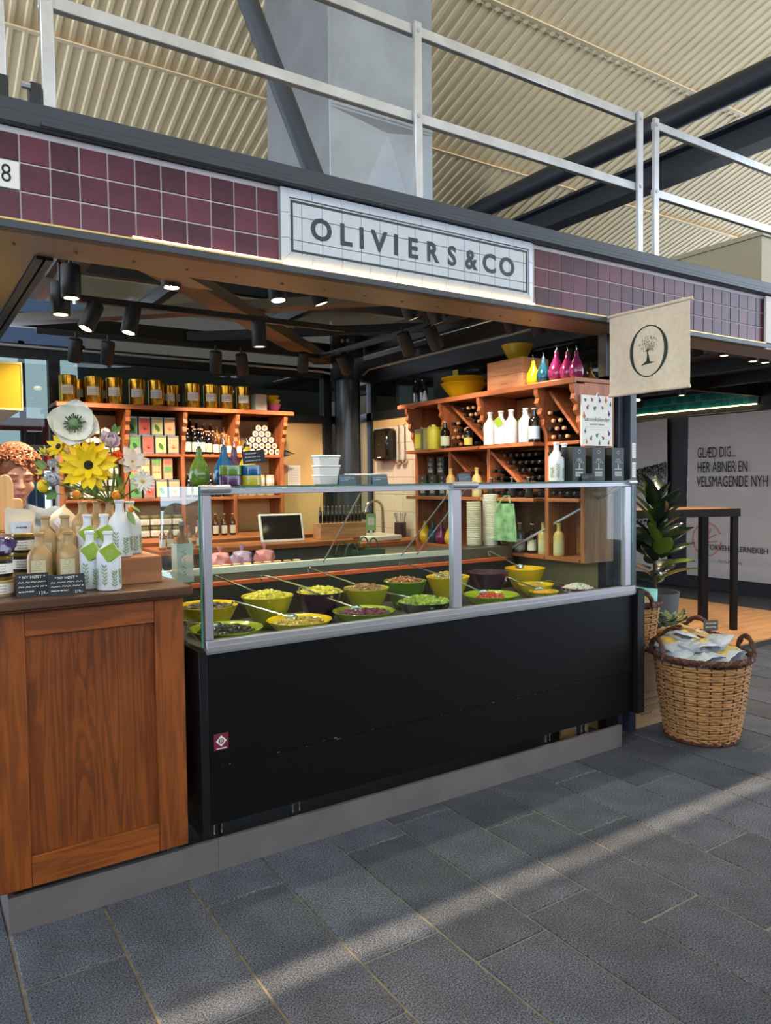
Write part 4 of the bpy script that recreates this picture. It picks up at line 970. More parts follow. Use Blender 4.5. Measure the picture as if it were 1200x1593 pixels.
gold_tin(1.49, 2.90, 'shorter gold tin in the gap of the front row', .86)
for x, lb in ((.845,'gold tin standing behind the first two tins'),(1.01,'gold tin standing behind the second and third tins'),(1.56,'gold tin standing behind the shorter gold tin')): gold_tin(x, 3.00, lb, .95)
def carton(name, label, cat, x0, x1, y0, y1, z0, z1, m, group=None, lines=3, pm=None, rz=0, logo=False):
    t = thing(name, label, cat, ((x0+x1)/2, (y0+y1)/2, z0), rz, group); w, d, h = (x1-x0)/2, (y1-y0)/2, z1-z0
    MB().box(-w, w, -d, d, 0, h*.86).build('carton_body', m, t, bevel=.0015)
    MB().box(-w, w, -d, d, h*.862, h).build('carton_lid', m, t, bevel=.0015)
    if lines:
        mb = MB()
        for i in range(lines): squiggle(mb, (-w*.6, -d-.0008, h*(.25+.12*i)), (1,0,0), (0,0,1), w*1.2, h*.04, 9, i, h*.012)
        o = mb.build('print', pm or mat('grey_print'), t, smooth=False); o['kind'] = 'stuff'
    return t
carton('gift_carton', 'pale grey carton beside the last gold tin', 'box', 2.165, 2.262, 2.82, 2.92, ZT, ZT+.135, mat('pale_grey_card', (186,178,166), .6))
def small_bowl(label, x, y, z, m, r=.05, h=.055, group=None):
    b = bowl_mb(r, h, 22).build('small_bowl', m); b.location = (x, y, z); return tag(b, label, 'bowl', group)
small_bowl('small violet bowl on the back shelf end', 2.355, 2.88, ZT, PNK, .062, .065)
small_bowl('small olive bowl nested in the violet bowl', 2.355, 2.88, ZT+.052, OLV, .058, .05)
small_bowl('small yellow bowl on top of the nested bowls', 2.345, 2.88, ZT+.088, YEL, .055, .045)

# jars in the first bay, tea tins in the second, bottles in the third, boxed cups in the fourth
JS = jar_me(.030, .066, mat('honey_jar', (120,72,28), .2, coat=.6)); JS2 = jar_me(.030, .066, mat('dark_jam_jar', (60,36,26), .2, coat=.6))
LIDD = mat('dark_lid', (46,40,38), .3, .5)
for me in (JS[1], JS2[1]): me.materials.clear(); me.materials.append(LIDD)
for i in range(5):
    for k in range(3):
        jar(.79+i*.072, 2.90-.006*k, ZM+.0665*k, JS if (i+k) % 3 else JS2, 'small dark-lidded preserve jar in the bay behind the poppy, %s layer' % ('bottom','middle','top')[k], 'preserve jars in the back shelf')
TEAC = [('leaf green', (108,168,96), (46,96,44)), ('coral red', (226,112,98), (176,40,34)), ('pale lime', (222,226,150), (84,132,40)), ('apricot', (236,186,140), (206,104,60))]
for nm, c, mk in TEAC: mat('tea_label_'+nm, c, .6); mat('tea_mark_'+nm, mk, .6)
SILV = mat('silver_tin_side', (170,166,158), .35, .7)
def tea_tin(x, y, z, ci, label, w=.034, h=.14, group='tea tins on the back shelf'):
    nm, c, mk = TEAC[ci]
    t = thing('tea_tin', label, 'tin', (x, y, z), 0, group)
    MB().box(-w*1.25, w*1.25, -w, w, 0, h-.014).build('tin_body', SILV, t, bevel=.002)
    MB().box(-w*1.27, w*1.27, -w*1.02, w*1.02, h-.0138, h).build('lid', SILV, t, bevel=.002)
    f = MB().box(-w*1.1, w*1.1, -w-.0012, -w, h*.08, h*.88).build('label', mat('tea_label_'+nm, c, .6), t, smooth=False)
    mb = MB()
    if ci in (0, 2): mb.lathe([(.001,-.0002),(w*.7,0),(.001,.0002)], 14, (0,-w-.0018,h*.40), sy=1.2, mat=Matrix.Rotation(PI/2,4,'X') @ Matrix.Rotation(.5,4,'Z') @ Matrix.Diagonal((.62,1,1,1)))
    else:
        for k in range(5): mb.bar((0,-w-.0016,h*.28),(w*.7*math.sin(k*.55-1.0),-w-.0016,h*.28+w*.9*math.cos(k*.55-1.0)), .004, .0005, (0,1,0))
    o = mb.build('emblem', mat('tea_mark_'+nm, mk, .6), f, smooth=False); o['kind'] = 'stuff'
    m2 = MB(); squiggle(m2, (-w*.8,-w-.0018,h*.72), (1,0,0), (0,0,1), w*1.6, h*.03, 8, ci, .0012); o = m2.build('label_print', mat('tea_mark_'+nm), f, smooth=False); o['kind'] = 'stuff'
TX = (1.208, 1.305, 1.40, 1.495)
for i, x in enumerate(TX):
    tea_tin(x, 2.885, ZM, i, TEAC[i][0]+' labelled tea tin standing on the shelf board, lower of two')
    tea_tin(x-.012, 2.93, ZM+.141, i, TEAC[i][0]+' labelled tea tin stacked upon another tin', )
    tea_tin(x+.0, 2.885, ZL, i, TEAC[i][0]+' labelled tea tin on the lower shelf board')
    for k in range(3):
        ci = (i+k) % 4
        o = thing('spice_box', 'tiny %s spice box in the stack under the tea tins' % TEAC[ci][0], 'box', (1.20+i*.085, 2.90, ZL+.142+k*.054), 0, 'tiny spice boxes on the back shelf')
        MB().box(-.034,.034,-.03,.03,0,.052).build('box_body', mat('kraft_box', (196,168,130), .7), o, smooth=False); MB().box(-.028,.028,-.031,-.03,.006,.044).build('label', mat('tea_label_'+TEAC[ci][0]), o, smooth=False)
GLB = mat('black_bottle_glass', (16,13,10), .08, coat=.6); GLA = mat('amber_bottle_glass', (74,36,12), .1, coat=.6); CORK = mat('cork_cap', (196,148,112), .7); LABW = mat('bottle_label_white', (220,214,200), .6)
def bottle_parts(r, h, m, lab=LABW, capm=CORK, sh=.62):
    b = MB().lathe([(r*.9,0),(r,.004),(r,h*sh),(r*.8,h*(sh+.08)),(r*.40,h*(sh+.15)),(r*.34,h*.93),(r*.42,h*.935),(r*.42,h*.955)], 16).mesh('bottle_glass', m)
    c = MB().lathe([(r*.38,h*.955),(r*.46,h*.957),(r*.46,h*.995),(r*.40,h)], 12).mesh('cap', capm)
    l = MB().patch([(r,h*.10),(r,h*.46)], -2.9, -.6, 8).mesh('label', lab, fix=False)
    return [('bottle_glass', b), ('cap', c), ('label', l)]
BT1 = bottle_parts(.026, .20, GLB); BT2 = bottle_parts(.024, .17, GLA); BT3 = bottle_parts(.026, .185, GLB, CREAM)
BT4 = bottle_parts(.022, .15, mat('honey_glass', (150,92,30), .12, coat=.5))
k = 0
for row, (y, zz, cnt) in enumerate(((2.87,0,7),(2.93,.0,7),(2.99,.045,7))):
    for i in range(cnt):
        bt = (BT1,BT1,BT3,BT2,BT2,BT4,BT4)[i] if row else (BT1,BT1,BT1,BT3,BT2,BT2,BT4)[i]
        lb = {id(BT1): 'black bottle with white label in the back shelf', id(BT3): 'black bottle with cream label in the back shelf', id(BT2): 'amber bottle in the back shelf', id(BT4): 'small honey coloured bottle in the back shelf'}[id(bt)]
        lb += ', '+('front row','middle row','raised rear row')[row]
        cyl_thing('vinegar_bottle', lb, 'bottle', 1.613+i*.056+rnd.uniform(-.004,.004), y, ZM+zz*1.0 if row < 2 else ZM+.04, 'bottles in the back shelf', bt, sc=1+.12*row)
MB().box(1.59, 1.97, 2.965, 3.03, ZM, ZM+.04).build('riser_step', SHELFX, bs)
# stacked tins with round pale ends in the fourth bay
RNDM = mat('cream_tin_end', (226,214,190), .5); RING = mat('dark_ring', (60,40,30), .5)
rb = MB().lathe([(.027,0),(.027,.055)], 16, mat=Matrix.Rotation(PI/2,4,'X')).mesh('tin_body', RING)
rf = MB().lathe([(.024,.0555),(.024,.057),(.001,.057)], 16, cap1=False, mat=Matrix.Rotation(PI/2,4,'X')).mesh('tin_end', RNDM)
rc = MB().lathe([(.013,.0572),(.013,.058),(.001,.058)], 12, cap1=False, mat=Matrix.Rotation(PI/2,4,'X')).mesh('tin_emblem', mat('tan_emblem', (150,110,70), .6))
for row in range(5):
    for i in range(6-row if row < 5 else 0):
        x = 2.095+.056*i+.028*row
        cyl_thing('tea_light_tin', 'little round tin with cream end, %s row of the pyramid stack' % ('bottom','second','third','fourth','fifth')[row], 'tin', x, 2.93, ZM+.027+row*.0485, 'round tins stacked in the back shelf', (('tin_body',rb),('tin_end',rf),('tin_emblem',rc)))
for i, (x, sc) in enumerate(((2.03,1.0),(2.055,1.15))):
    cyl_thing('vinegar_bottle', 'honey coloured bottle squeezed beside the round tins', 'bottle', x, 2.87+.06*i, ZM, 'bottles beside the round tins', BT4, sc=sc)
# lower bays: pale jars and boxes
JC = jar_me(.034, .085, mat('cream_jar', (214,196,150), .3)); 
for me in (JC[1],): me.materials.clear(); me.materials.append(mat('cream_lid', (220,206,176), .5))
for i in range(4):
    for k in range(2): jar(2.06+i*.085, 2.90, ZL+.0855*k, JC, 'cream jar with pale lid on the lower back shelf, %s layer' % ('bottom','top')[k], 'cream jars on the lower back shelf')
JO = jar_me(.038, .085, mat('green_olive_jar', (92,104,44), .2, noise=.4, ns=70, coat=.6))
for me in (JO[1],): me.materials.clear(); me.materials.append(mat('clear_jar_lid', (150,150,130), .3, .3))
for i in range(4):
    for k in range(3): jar(.79+i*.09, 2.90, ZL+.0855*k, JO, 'green olive jar stacked on the lower back shelf, %s layer' % ('bottom','middle','top')[k], 'olive jars on the lower back shelf')
for i in range(5):
    for k in range(2): jar(1.18+i*.083, 2.86, ZW+.0855*k, JO, 'green olive jar stacked on the back worktop, %s layer' % ('bottom','top')[k], 'olive jars on the back worktop')
for i in range(6): cyl_thing('vinegar_bottle', 'black bottle standing on the lower back shelf', 'bottle', 1.62+i*.06, 2.9, ZL, 'bottles on the lower back shelf', BT3)
for i in range(5): cyl_thing('vinegar_bottle', 'amber bottle standing on the back worktop', 'bottle', 1.64+i*.07, 2.75, ZW, 'bottles on the back worktop', BT2)
# steel funnel hung beside the shelf, note on the tan wall
fn = tag(MB().lathe([(.004,0),(.006,.02),(.062,.145),(.064,.147),(.060,.145),(.003,.02)], 22, mat=Matrix.Rotation(PI/2,4,'Y') @ Matrix.Rotation(PI,4,'X')).build('steel_funnel', CHROME), 'conical steel funnel fixed to the side of the back shelf', 'funnel')
fn.location = (2.58, 2.97, 1.792)
np_ = thing('wall_note', 'white printed note pinned on the tan back wall', 'note', (2.632, 3.097, 1.606))
MB().box(-.062,.062,-.0015,.0015,-.10,.09).build('sheet', PAPER, np_, smooth=False)
mb = MB()
for i in range(8): squiggle(mb, (-.045,-.0022,.065-i*.017), (1,0,0), (0,0,1), .09, .005, 16, i, .0015)
mb.build('print', mat('grey_print'), np_, smooth=False)['kind'] = 'stuff'

# ================================================================== RIGHT WINE SHELF (along the right wall)
rs = thing('wine_shelf', 'orange stained pine wine shelf with diagonal racks on the right wall', 'shelf', (0,0,0))
RY = (1.828, 1.413, .993, .458, .172)
RB = 1.08
MB().box(2.955, 3.295, .150, 1.93, ZT-.026, ZT).box(2.947, 2.97, .145, 1.935, ZT-.036, ZT-.004).build('top_board', SHELFY, rs, bevel=.003)
for y in RY:
    MB().box(3.045, 3.295, y-.016, y+.016, 1.056 if y < .95 else .012, ZT-.0265).build('upright', SHELF, rs, bevel=.002)
    MB().prism([(3.045+a*.9, z) for a, z in bracket(0, 0, ZT-.037)], 'xz', y-.016, y+.016).build('scroll_bracket', SHELF, rs)
for a, b in zip(RY, RY[1:]):
    for z in (ZM, ZL-.005, RB): MB().box(3.035, 3.29, b+.0165, a-.0165, z-.022, z).build('shelf_board', SHELFY, rs, bevel=.002)
MB().box(3.29, 3.2995, .20, 1.82, 1.06, ZT-.03).build('back_panel', mat('shelf_back_tan', (176,120,72), .7), rs)
MB().box(3.02, 3.29, 1.01, 1.80, .05, RB-.023).build('base_cupboard', SHELF, rs)
def diag(y0, z0, y1, z1, nm='rack_divider'):
    MB().bar((3.16,y0,z0),(3.16,y1,z1), .24, .020, Vector((0,-(z1-z0),y1-y0))).build(nm, SHELFY, rs, bevel=.002)
diag(1.385, ZT-.05, 1.02, ZM+.03); diag(.43, ZT-.05, .20, ZM+.04); diag(.965, ZM-.04, .60, ZL+.02); diag(1.385, ZM-.04, 1.02, ZL+.02)
# wine bottles lying in the racks: necks point into the stall
wr, wl_ = .027, .26
rotm = Matrix.Rotation(-PI/2, 4, 'Y')
wb_ = MB().lathe([(wr*.9,0),(wr,.006),(wr,.155),(wr*.8,.18),(wr*.42,.205),(wr*.36,.245)], 14, mat=rotm).mesh('bottle_glass', GLB)
wc_ = MB().lathe([(wr*.40,.243),(wr*.42,.246),(wr*.42,.262),(wr*.34,.264)], 12, mat=rotm).mesh('cap', CORK)
wc2 = MB().lathe([(wr*.44,.213),(wr*.46,.216),(wr*.46,.262),(wr*.36,.264)], 12, mat=rotm).mesh('cap', mat('black_capsule', (30,28,30), .35))
def lying(y, z, label, group, capm=wc_): cyl_thing('wine_bottle', label if capm is wc2 or (int(y*1000)+int(z*700)) % 3 else label.replace('dark wine', 'black-capped wine'), 'bottle', 3.285, y, z, group, (('bottle_glass',wb_),('cap',capm if (int(y*1000)+int(z*700)) % 3 else wc2)))
def fill(y0, y1, z0, test, label, group, cap=wc_, rows=5):
    d = wr*2+.002
    for r in range(rows):
        y = y0+wr+(wr if r % 2 else 0); z = z0+wr+r*d*.87
        while y < y1-wr+.001:
            if test(y, z): lying(y, z, label+', '+('bottom','second','third','fourth','fifth','sixth')[r]+' row', group, cap)
            y += d
def side(y0, z0, y1, z1, sgn, pad=.038):
    L = math.hypot(y1-y0, z1-z0)
    return lambda y, z: sgn*((y1-y0)*(z-z0)-(z1-z0)*(y-y0))/L > pad
fill(1.015, 1.395, ZM, side(1.385,ZT-.05,1.02,ZM+.03,1), 'dark wine bottle in upper rack under the yellow bowls, below divider', 'wine bottles in the upper far rack', rows=6)
fill(1.015, 1.395, ZM, side(1.385,ZT-.05,1.02,ZM+.03,-1), 'dark wine bottle in upper rack under the yellow bowls, above divider', 'wine bottles in the upper far rack', rows=6)
fill(.19, .44, ZM, side(.43,ZT-.05,.20,ZM+.04,1,.038), 'dark wine bottle lying in the upper rack behind the calendar poster', 'wine bottles in the upper near rack', rows=6)
fill(.475, .62, ZM, lambda y, z: y > .53, 'dark wine bottle lying behind the white carafes', 'wine bottles behind the carafes', rows=4)
fill(.475, .975, ZL-.005, side(.965,ZM-.04,.60,ZL+.02,1), 'wine bottle with black capsule in the lower rack below divider', 'wine bottles in the lower rack', wc2, rows=6)
fill(.475, .975, ZL-.005, side(.965,ZM-.04,.60,ZL+.02,-1), 'wine bottle with black capsule in the lower rack above divider', 'wine bottles in the lower rack', wc2, rows=6)
fill(.19, .44, ZL-.005, lambda y, z: True, 'wine bottle with black capsule stacked behind the black gift boxes', 'wine bottles behind the gift boxes', wc2, rows=6)
# upright goods on the middle board
YTIN = mat('yellow_green_tin', (196,190,60), .4); 
def oil_tin(y, w, h, m, label, x=3.0, face=None):
    t = thing('oil_tin', label, 'tin', (x, y, ZM), -PI/2)
    MB().box(-w/2, w/2, -.03, .03, 0, h-.012).build('tin_body', m, t, bevel=.003); MB().box(-w/2-.001, w/2+.001, -.031, .031, h-.0118, h).build('rim', m, t, bevel=.003)
    MB().cyl((w*.2,0,h), .012, .016, 10).build('screw_cap', m, t)
    if face: MB().box(-w*.4, w*.4, -.0315, -.0302, h*.1, h*.8).build('label', face, t, smooth=False)
MB().box(2.95, 3.034, .99, 1.83, ZM-.022, ZM).build('shelf_lip', SHELFY, rs, bevel=.002)
MB().box(2.95, 3.034, .474, .976, ZM-.022, ZM).build('shelf_lip', SHELFY, rs, bevel=.002)
oil_tin(1.70, .085, .155, mat('grey_green_tin', (120,124,92), .4), 'grey green oil tin with yellow front at the shelf far end', face=YTIN)
oil_tin(1.60, .07, .16, mat('pale_olive_tin', (150,150,96), .4), 'pale olive oil tin between yellow tins')
cyl_thing('oil_canister', 'round yellow canister on the wine shelf', 'canister', 2.985, 1.52, ZM, None, [('canister_body', MB().lathe([(.046,0),(.048,.004),(.048,.135),(.044,.142)], 22).mesh('canister_body', YTIN)), ('canister_lid', MB().lathe([(.044,.142),(.046,.146),(.046,.158),(.018,.165),(.018,.178)], 22).mesh('canister_lid', YTIN))])
oil_tin(1.48, .07, .165, mat('lime_tin', (186,196,80), .4), 'lime yellow oil tin behind the round canister', x=3.07)
cyl_thing('oil_bottle', 'black oil bottle with pale label beside the round canister', 'bottle', 2.985, 1.385, ZM, None, bottle_parts(.034, .19, GLB, mat('pale_green_label', (196,204,170), .6)), rz=-.6)
cyl_thing('oil_bottle', 'small square-shouldered black bottle with yellow label', 'bottle', 2.985, 1.13, ZM, None, bottle_parts(.030, .135, GLB, mat('yellow_label', (220,206,96), .6), sh=.74), rz=-.6)
gc = 'white carafes on the wine shelf'
for y, x, lb, tg in ((.905,2.985,'plain white stoneware carafe at the rack divider end',0),(.80,2.985,'white carafe wearing a lime tag on the wine shelf',1),(.705,2.985,'plain white carafe beside the lime-tagged one',0),(.70,3.10,'white carafe in the second row with lime tag',1),(.575,2.985,'white carafe beside the blue-labelled bottle',0),(.66,3.17,'white carafe at the very back of the wine shelf',0)):
    t = thing('carafe', lb, 'carafe', (x, y, ZM), -1.0, gc); ob('carafe_body', JW, t)
    if tg:
        g = ob('swing_tag', TAGME, t); g.location = (-.004,-.050,.142); g.rotation_euler = (.35, PI/4+.2, 0)
cyl_thing('oil_bottle', 'black oil bottle with blue white label beside carafe', 'bottle', 2.985, .50, ZM, None, bottle_parts(.036, .21, GLB, mat('blue_white_label', (176,194,214), .6)), rz=-.7)
# lower board goods
BOXK = mat('black_gift_card', (34,38,36), .5)
def gift_box(x, y, z, w, h, label, rz, group, d=.05):
    t = thing('gift_box', label, 'box', (x, y, z), rz, group)
    MB().box(-w/2, w/2, -d, d, 0, h).build('carton_body', BOXK, t, bevel=.0015)
    mb = MB(); rr = random.Random(3)
    cz = h*.52
    for k in range(46):
        a = rr.uniform(0, PI); q = w*.30*math.sqrt(rr.random()); px, pz = q*1.1*math.cos(a), cz+q*.85*math.sin(a); s_ = w*.035
        mb.add([(px-s_,-d-.0008,pz),(px,-d-.0008,pz-s_),(px+s_,-d-.0008,pz),(px,-d-.0008,pz+s_)],[(0,1,2,3)])
    mb.add([(-w*.06,-d-.0008,h*.36),(w*.06,-d-.0008,h*.36),(w*.03,-d-.0008,cz+w*.06),(-w*.03,-d-.0008,cz+w*.06)],[(0,1,2,3)])
    mb.add([(-w*.3,-d-.0008,h*.33),(w*.3,-d-.0008,h*.33),(w*.3,-d-.0008,h*.365),(-w*.3,-d-.0008,h*.365)],[(0,1,2,3)])
    o = mb.build('tree_print', mat('pale_grey_print', (168,176,174), .6), t, smooth=False); o['kind'] = 'stuff'
    lb_ = MB().box(-w*.28,w*.28,-d-.001,-d,h*.14,h*.28).build('label', mat('pale_grey_print'), t, smooth=False)
    m2 = MB(); squiggle(m2, (-w*.22,-d-.0014,h*.21), (1,0,0), (0,0,1), w*.44, h*.04, 9, 2, .0016); m2.build('label_print', INK, lb_, smooth=False)
    ring = MB().lathe([(w*.10,0),(w*.10,.0006),(w*.07,.0006),(w*.07,0)], 16, (0,-d-.0002,h*.86), cap0=False, cap1=False, mat=Matrix.Rotation(PI/2,4,'X')).build('round_logo', mat('pale_grey_print'), t)
for i, y in enumerate((1.70,1.58,1.46)):
    gift_box(3.06, y, ZL-.005, .085, .155, 'black tree-printed gift box on the lower wine shelf board', -PI/2, 'gift boxes on the wine shelf')
for i, y in enumerate((1.64,1.52)):
    gift_box(3.09, y, ZL+.151, .085, .13, 'black tree-printed gift box in the upper layer on the wine shelf', -PI/2, 'gift boxes on the wine shelf upper layer')
t = carton('gift_carton', 'aubergine brown carton on the lower wine shelf board', 'box', 3.02, 3.12, 1.15, 1.25, ZL-.005, ZL+.17, mat('aubergine_card', (84,44,46), .5), lines=0)
JT = bottle_parts(.034, .20, mat('tan_stoneware', (206,172,108), .4), CREAM, mat('tan_stopper', (196,160,100), .5))
for y, lb in ((1.345,'tan stoneware bottle beside the aubergine carton'),(1.06,'tan stoneware bottle at the lower rack upright')): cyl_thing('oil_bottle', lb, 'bottle', 3.0, y, ZL-.005, None, JT)
MB().box(2.95, 3.034, .99, 1.83, ZL-.027, ZL-.005).build('shelf_lip', SHELFY, rs, bevel=.002)
for y in (.90,.70,.55): cyl_thing('oil_bottle', 'small black corked bottle before the lower wine rack', 'bottle', 2.985, y, ZL-.005, 'small black bottles before the lower rack', bottle_parts(.024, .13, GLB, INK))
MB().box(2.95, 3.034, .474, .976, ZL-.027, ZL-.005).build('shelf_lip', SHELFY, rs, bevel=.002)
# top of the wine shelf
for x, y, lb in ((3.08,1.865,'black bottle at the far end of the wine shelf top'),(3.08,1.775,'black bottle beside the dark box on the wine shelf top')): cyl_thing('oil_bottle', lb, 'bottle', x, y, ZT, None, bottle_parts(.033, .185, GLB, GLB, GLB, .68))
tag(MB().lathe([(.032,0),(.030,.004),(.006,.09),(.002,.092)], 18).build('small_funnel', WHITE), 'small white funnel upturned beside the black bottles', 'funnel').location = (3.04, 1.70, ZT)
t = thing('dark_box', 'dark green carton with yellow spine on the wine shelf top', 'box', (3.245, 1.66, ZT))
MB().box(-.04,.04,-.15,.15,0,.235).build('carton_body', mat('dark_green_card', (40,48,42), .5), t, bevel=.002); MB().box(-.0412,-.04,-.15,-.09,.13,.235).build('yellow_spine', mat('yellow_card', (190,176,60), .6), t, smooth=False)
def wide_bowl(label, x, y, z, m, r, h):
    b = MB().lathe([(r*.5,0),(r*.55,.004),(r*.78,h*.5),(r*.98,h*.93),(r*1.02,h*.95),(r*1.01,h),(r*.95,h*.97),(r*.72,h*.5),(r*.45,h*.1),(.001,h*.08)], 36, cap1=False).build('wide_bowl', m); b.location = (x, y, z); return tag(b, label, 'bowl')
wide_bowl('wide yellow bowl on the wine shelf top', 3.12, 1.34, ZT, YEL, .165, .105)
wide_bowl('second wide yellow bowl nested inside the first', 3.12, 1.34, ZT+.045, YEL, .160, .10)
t = thing('wine_crate', 'pale two-board wooden wine crate on the wine shelf top', 'crate', (3.13, .80, ZT))
CRW = wood('pale_crate_pine', (168,108,72), (214,156,112), 'y', .6)
for z0, z1 in ((0,.093),(.095,.188)):
    MB().box(-.115,-.105,-.165,.165,z0,z1).build('side_board', CRW, t, bevel=.001); MB().box(.105,.115,-.165,.165,z0,z1).build('side_board', CRW, t, bevel=.001)
    MB().box(-.105,.105,-.165,-.155,z0,z1).build('end_board', OAK, t, bevel=.001); MB().box(-.105,.105,.155,.165,z0,z1).build('end_board', OAK, t, bevel=.001)
MB().box(-.105,.105,-.155,.155,.178,.188).build('lid_board', CRW, t)
m2 = MB(); squiggle(m2, (-.1156,.03,.035), (0,-1,0), (0,0,1), .06, .008, 8, 1, .002); m2.build('stamp_print', INK, t, smooth=False)
b = bowl_mb(.105, .105).build('serving_bowl', OLV); b.location = (3.13, .80, ZT+.188); tag(b, 'speckled olive bowl standing on the wooden wine crate', 'bowl')
def pear(label, x, y, z, m, sc=1, group=None, spout=True):
    t = thing('oil_pourer', label, 'oil pourer', (x, y, z), 0, group); t.scale = (sc,)*3
    MB().lathe([(.026,0),(.036,.008),(.044,.030),(.045,.050),(.040,.075),(.030,.098),(.019,.120),(.013,.140),(.0125,.158),(.010,.162)], 24).build('pear_body', m, t)
    if spout:
        MB().lathe([(.010,.160),(.008,.166),(.006,.172)], 12).build('stopper', mat('dark_stopper', (50,46,40), .5), t)
        MB().tube([(0,0,.170),(0,0,.186),(-.006,-.002,.198)], [.0035,.003,.0022], 8).build('pour_spout', CHROME, t)
    return t
TEAL = mat('glaze_teal', (14,62,84), .15, coat=.4); MAG = mat('glaze_magenta', (116,28,76), .15, coat=.4); VGR = mat('glaze_bottle_green', (88,120,34), .15, noise=.15, ns=9, coat=.4); VBL = mat('glaze_ocean_blue', (16,82,128), .15, noise=.15, ns=9, coat=.4); VPU = mat('glaze_plum', (64,36,72), .2, coat=.4)
gp = 'ceramic pear pourers on the wine shelf'
PX_ = 3.05
for y, m, lb, sc in ((.575,YEL,'yellow ceramic pear pourer beside the wooden crate',.95),(.487,TEAL,'teal ceramic pear pourer',.98),(.378,MAG,'largest magenta ceramic pear pourer',1.12),(.292,MAG,'magenta pear pourer in the middle of three',1.0),(.222,MAG,'magenta pear pourer at the shelf end',.98)): pear(lb, PX_, y, ZT, m, sc, gp)
# season calendar poster on the shelf end
cp = thing('calendar_poster', 'white Sæsonkalender poster with vegetable drawings clipped to shelf end', 'poster', (3.135, .146, 1.885))
MB().box(-.13,.13,-.004,.004,-.145,.145).build('board', PAPER, cp, smooth=False)
text('title', 'Sæsonkalender', .036, mat('dark_grey_print', (60,60,60), .7), cp, (0,-.0046,.008), extrude=.0002)
text('subtitle', 'Seasonal Calendar', .017, mat('dark_grey_print'), cp, (0,-.0046,-.020), extrude=.0002)
rr = random.Random(9); vc = [(60,110,50),(150,40,40),(110,60,120),(196,120,50),(80,120,70),(120,80,50)]
for i, (u, v) in enumerate([(-.10,.115),(-.045,.12),(.02,.12),(.075,.125),(.115,.10),(-.08,.075),(-.02,.07),(.045,.075),(.10,.045),(-.11,.03),(-.10,-.06),(-.05,-.10),(0,-.085),(.05,-.10),(.10,-.07),(-.09,-.12),(.02,-.125),(.10,-.125)]):
    s_ = rr.uniform(.012,.018); mb = MB()
    pts = [(u+s_*(1+.5*math.sin(3*a+i))*math.cos(a)*.6, -.0046, v+s_*(1+.4*math.cos(2*a+i))*math.sin(a)) for a in [k*PI/5 for k in range(10)]]
    mb.add(pts, [tuple(range(10))]); mb.build('vegetable_drawing', mat('veg_ink_%d' % (i % 6), vc[i % 6], .7), cp, smooth=False)
mb = MB(); squiggle(mb, (-.10,-.0046,-.038), (1,0,0), (0,0,1), .20, .003, 30, 1, .001); squiggle(mb, (-.06,-.0046,-.052), (1,0,0), (0,0,1), .12, .003, 20, 2, .001); mb.build('small_print', mat('dark_grey_print'), cp, smooth=False)['kind'] = 'stuff'
MB().tube([(-.01,-.006,.14),(-.005,-.012,.158),(.005,-.012,.158),(.01,-.006,.14)], .002, 6).build('clip', CHROME, cp)
# towel dispenser, ladles and tall bowl on the tiled wall
td = thing('towel_dispenser', 'black wall-mounted paper towel dispenser on white tiles', 'dispenser', (3.27, 2.562, 1.861))
MB().box(-.09, .02, -.115, .115, -.135, .135).build('housing', mat('gloss_black_plastic', (18,16,16), .15), td, bevel=.02)
MB().box(-.092, -.089, -.03, .03, -.115, -.105).build('paper_slot', WHITE, td, smooth=False); MB().cyl((-.093,0,0), .008, .003, 10).build('lock', CHROME, td)
for i, px in enumerate((2.404, 2.317)):
    t = thing('hanging_ladle', 'long steel ladle hanging on the tiles, %s' % ('next to the dispenser' if i == 0 else 'second from the dispenser'), 'ladle', (3.28, px, 2.0))
    MB().tube([(0,0,-.28),(0,0,-.01),(-.01,0,.012),(0,0,.02)], .005, 6).build('handle', CHROME, t)
    MB().lathe([(.002,-.034),(.022,-.028),(.036,-.010),(.040,.0),(.037,.0),(.030,-.014),(.002,-.030)], 18, (-.012,0,-.28), cap1=False).build('scoop', CHROME, t)
# sink corner: counter, sink, tap
sk = thing('sink_counter', 'wooden sink counter in the corner with white basin', 'counter', (0,0,0))
MB().box(2.62, 3.29, 1.95, 2.80, 1.05, 1.085).build('counter_board', SHELFY, sk, bevel=.003)
MB().box(2.66, 3.29, 1.97, 2.80, .012, 1.05).build('cupboard', mat('cream_cupboard', (206,190,160), .6), sk)
MB().box(2.70, 3.02, 1.98, 2.32, 1.085, 1.13).build('basin', mat('white_ceramic', (226,220,206), .2), sk, bevel=.01)
tp_ = thing('kitchen_tap', 'arched steel kitchen tap with black spray head', 'tap', (3.12, 2.42, 1.085))
pts = [(0,0,0),(0,0,.22)]+[(-.085+.085*math.cos(a), -.0, .22+.085*math.sin(a)) for a in [k*PI/10 for k in range(1, 10)]]+[(-.17,0,.20)]
MB().tube(pts, .012, 10).build('tap_arch', CHROME, tp_); MB().box(-.20,-.14,-.03,.03,.15,.21).build('spray_head', BLACK, tp_, bevel=.006)
ut = thing('utensil_pot', 'steel pot of kitchen utensils by the sink', 'pot', (3.20, 2.28, 1.085))
MB().cyl((0,0,0), .05, .12, 16).build('pot', mat('dark_pot', (50,38,30), .4), ut)
for i in range(7): a = i*.9; MB().tube([(0.02*math.cos(a),.02*math.sin(a),.05),(.05*math.cos(a),.05*math.sin(a),.2)], .006, 6).build('utensil', CHROME, ut)
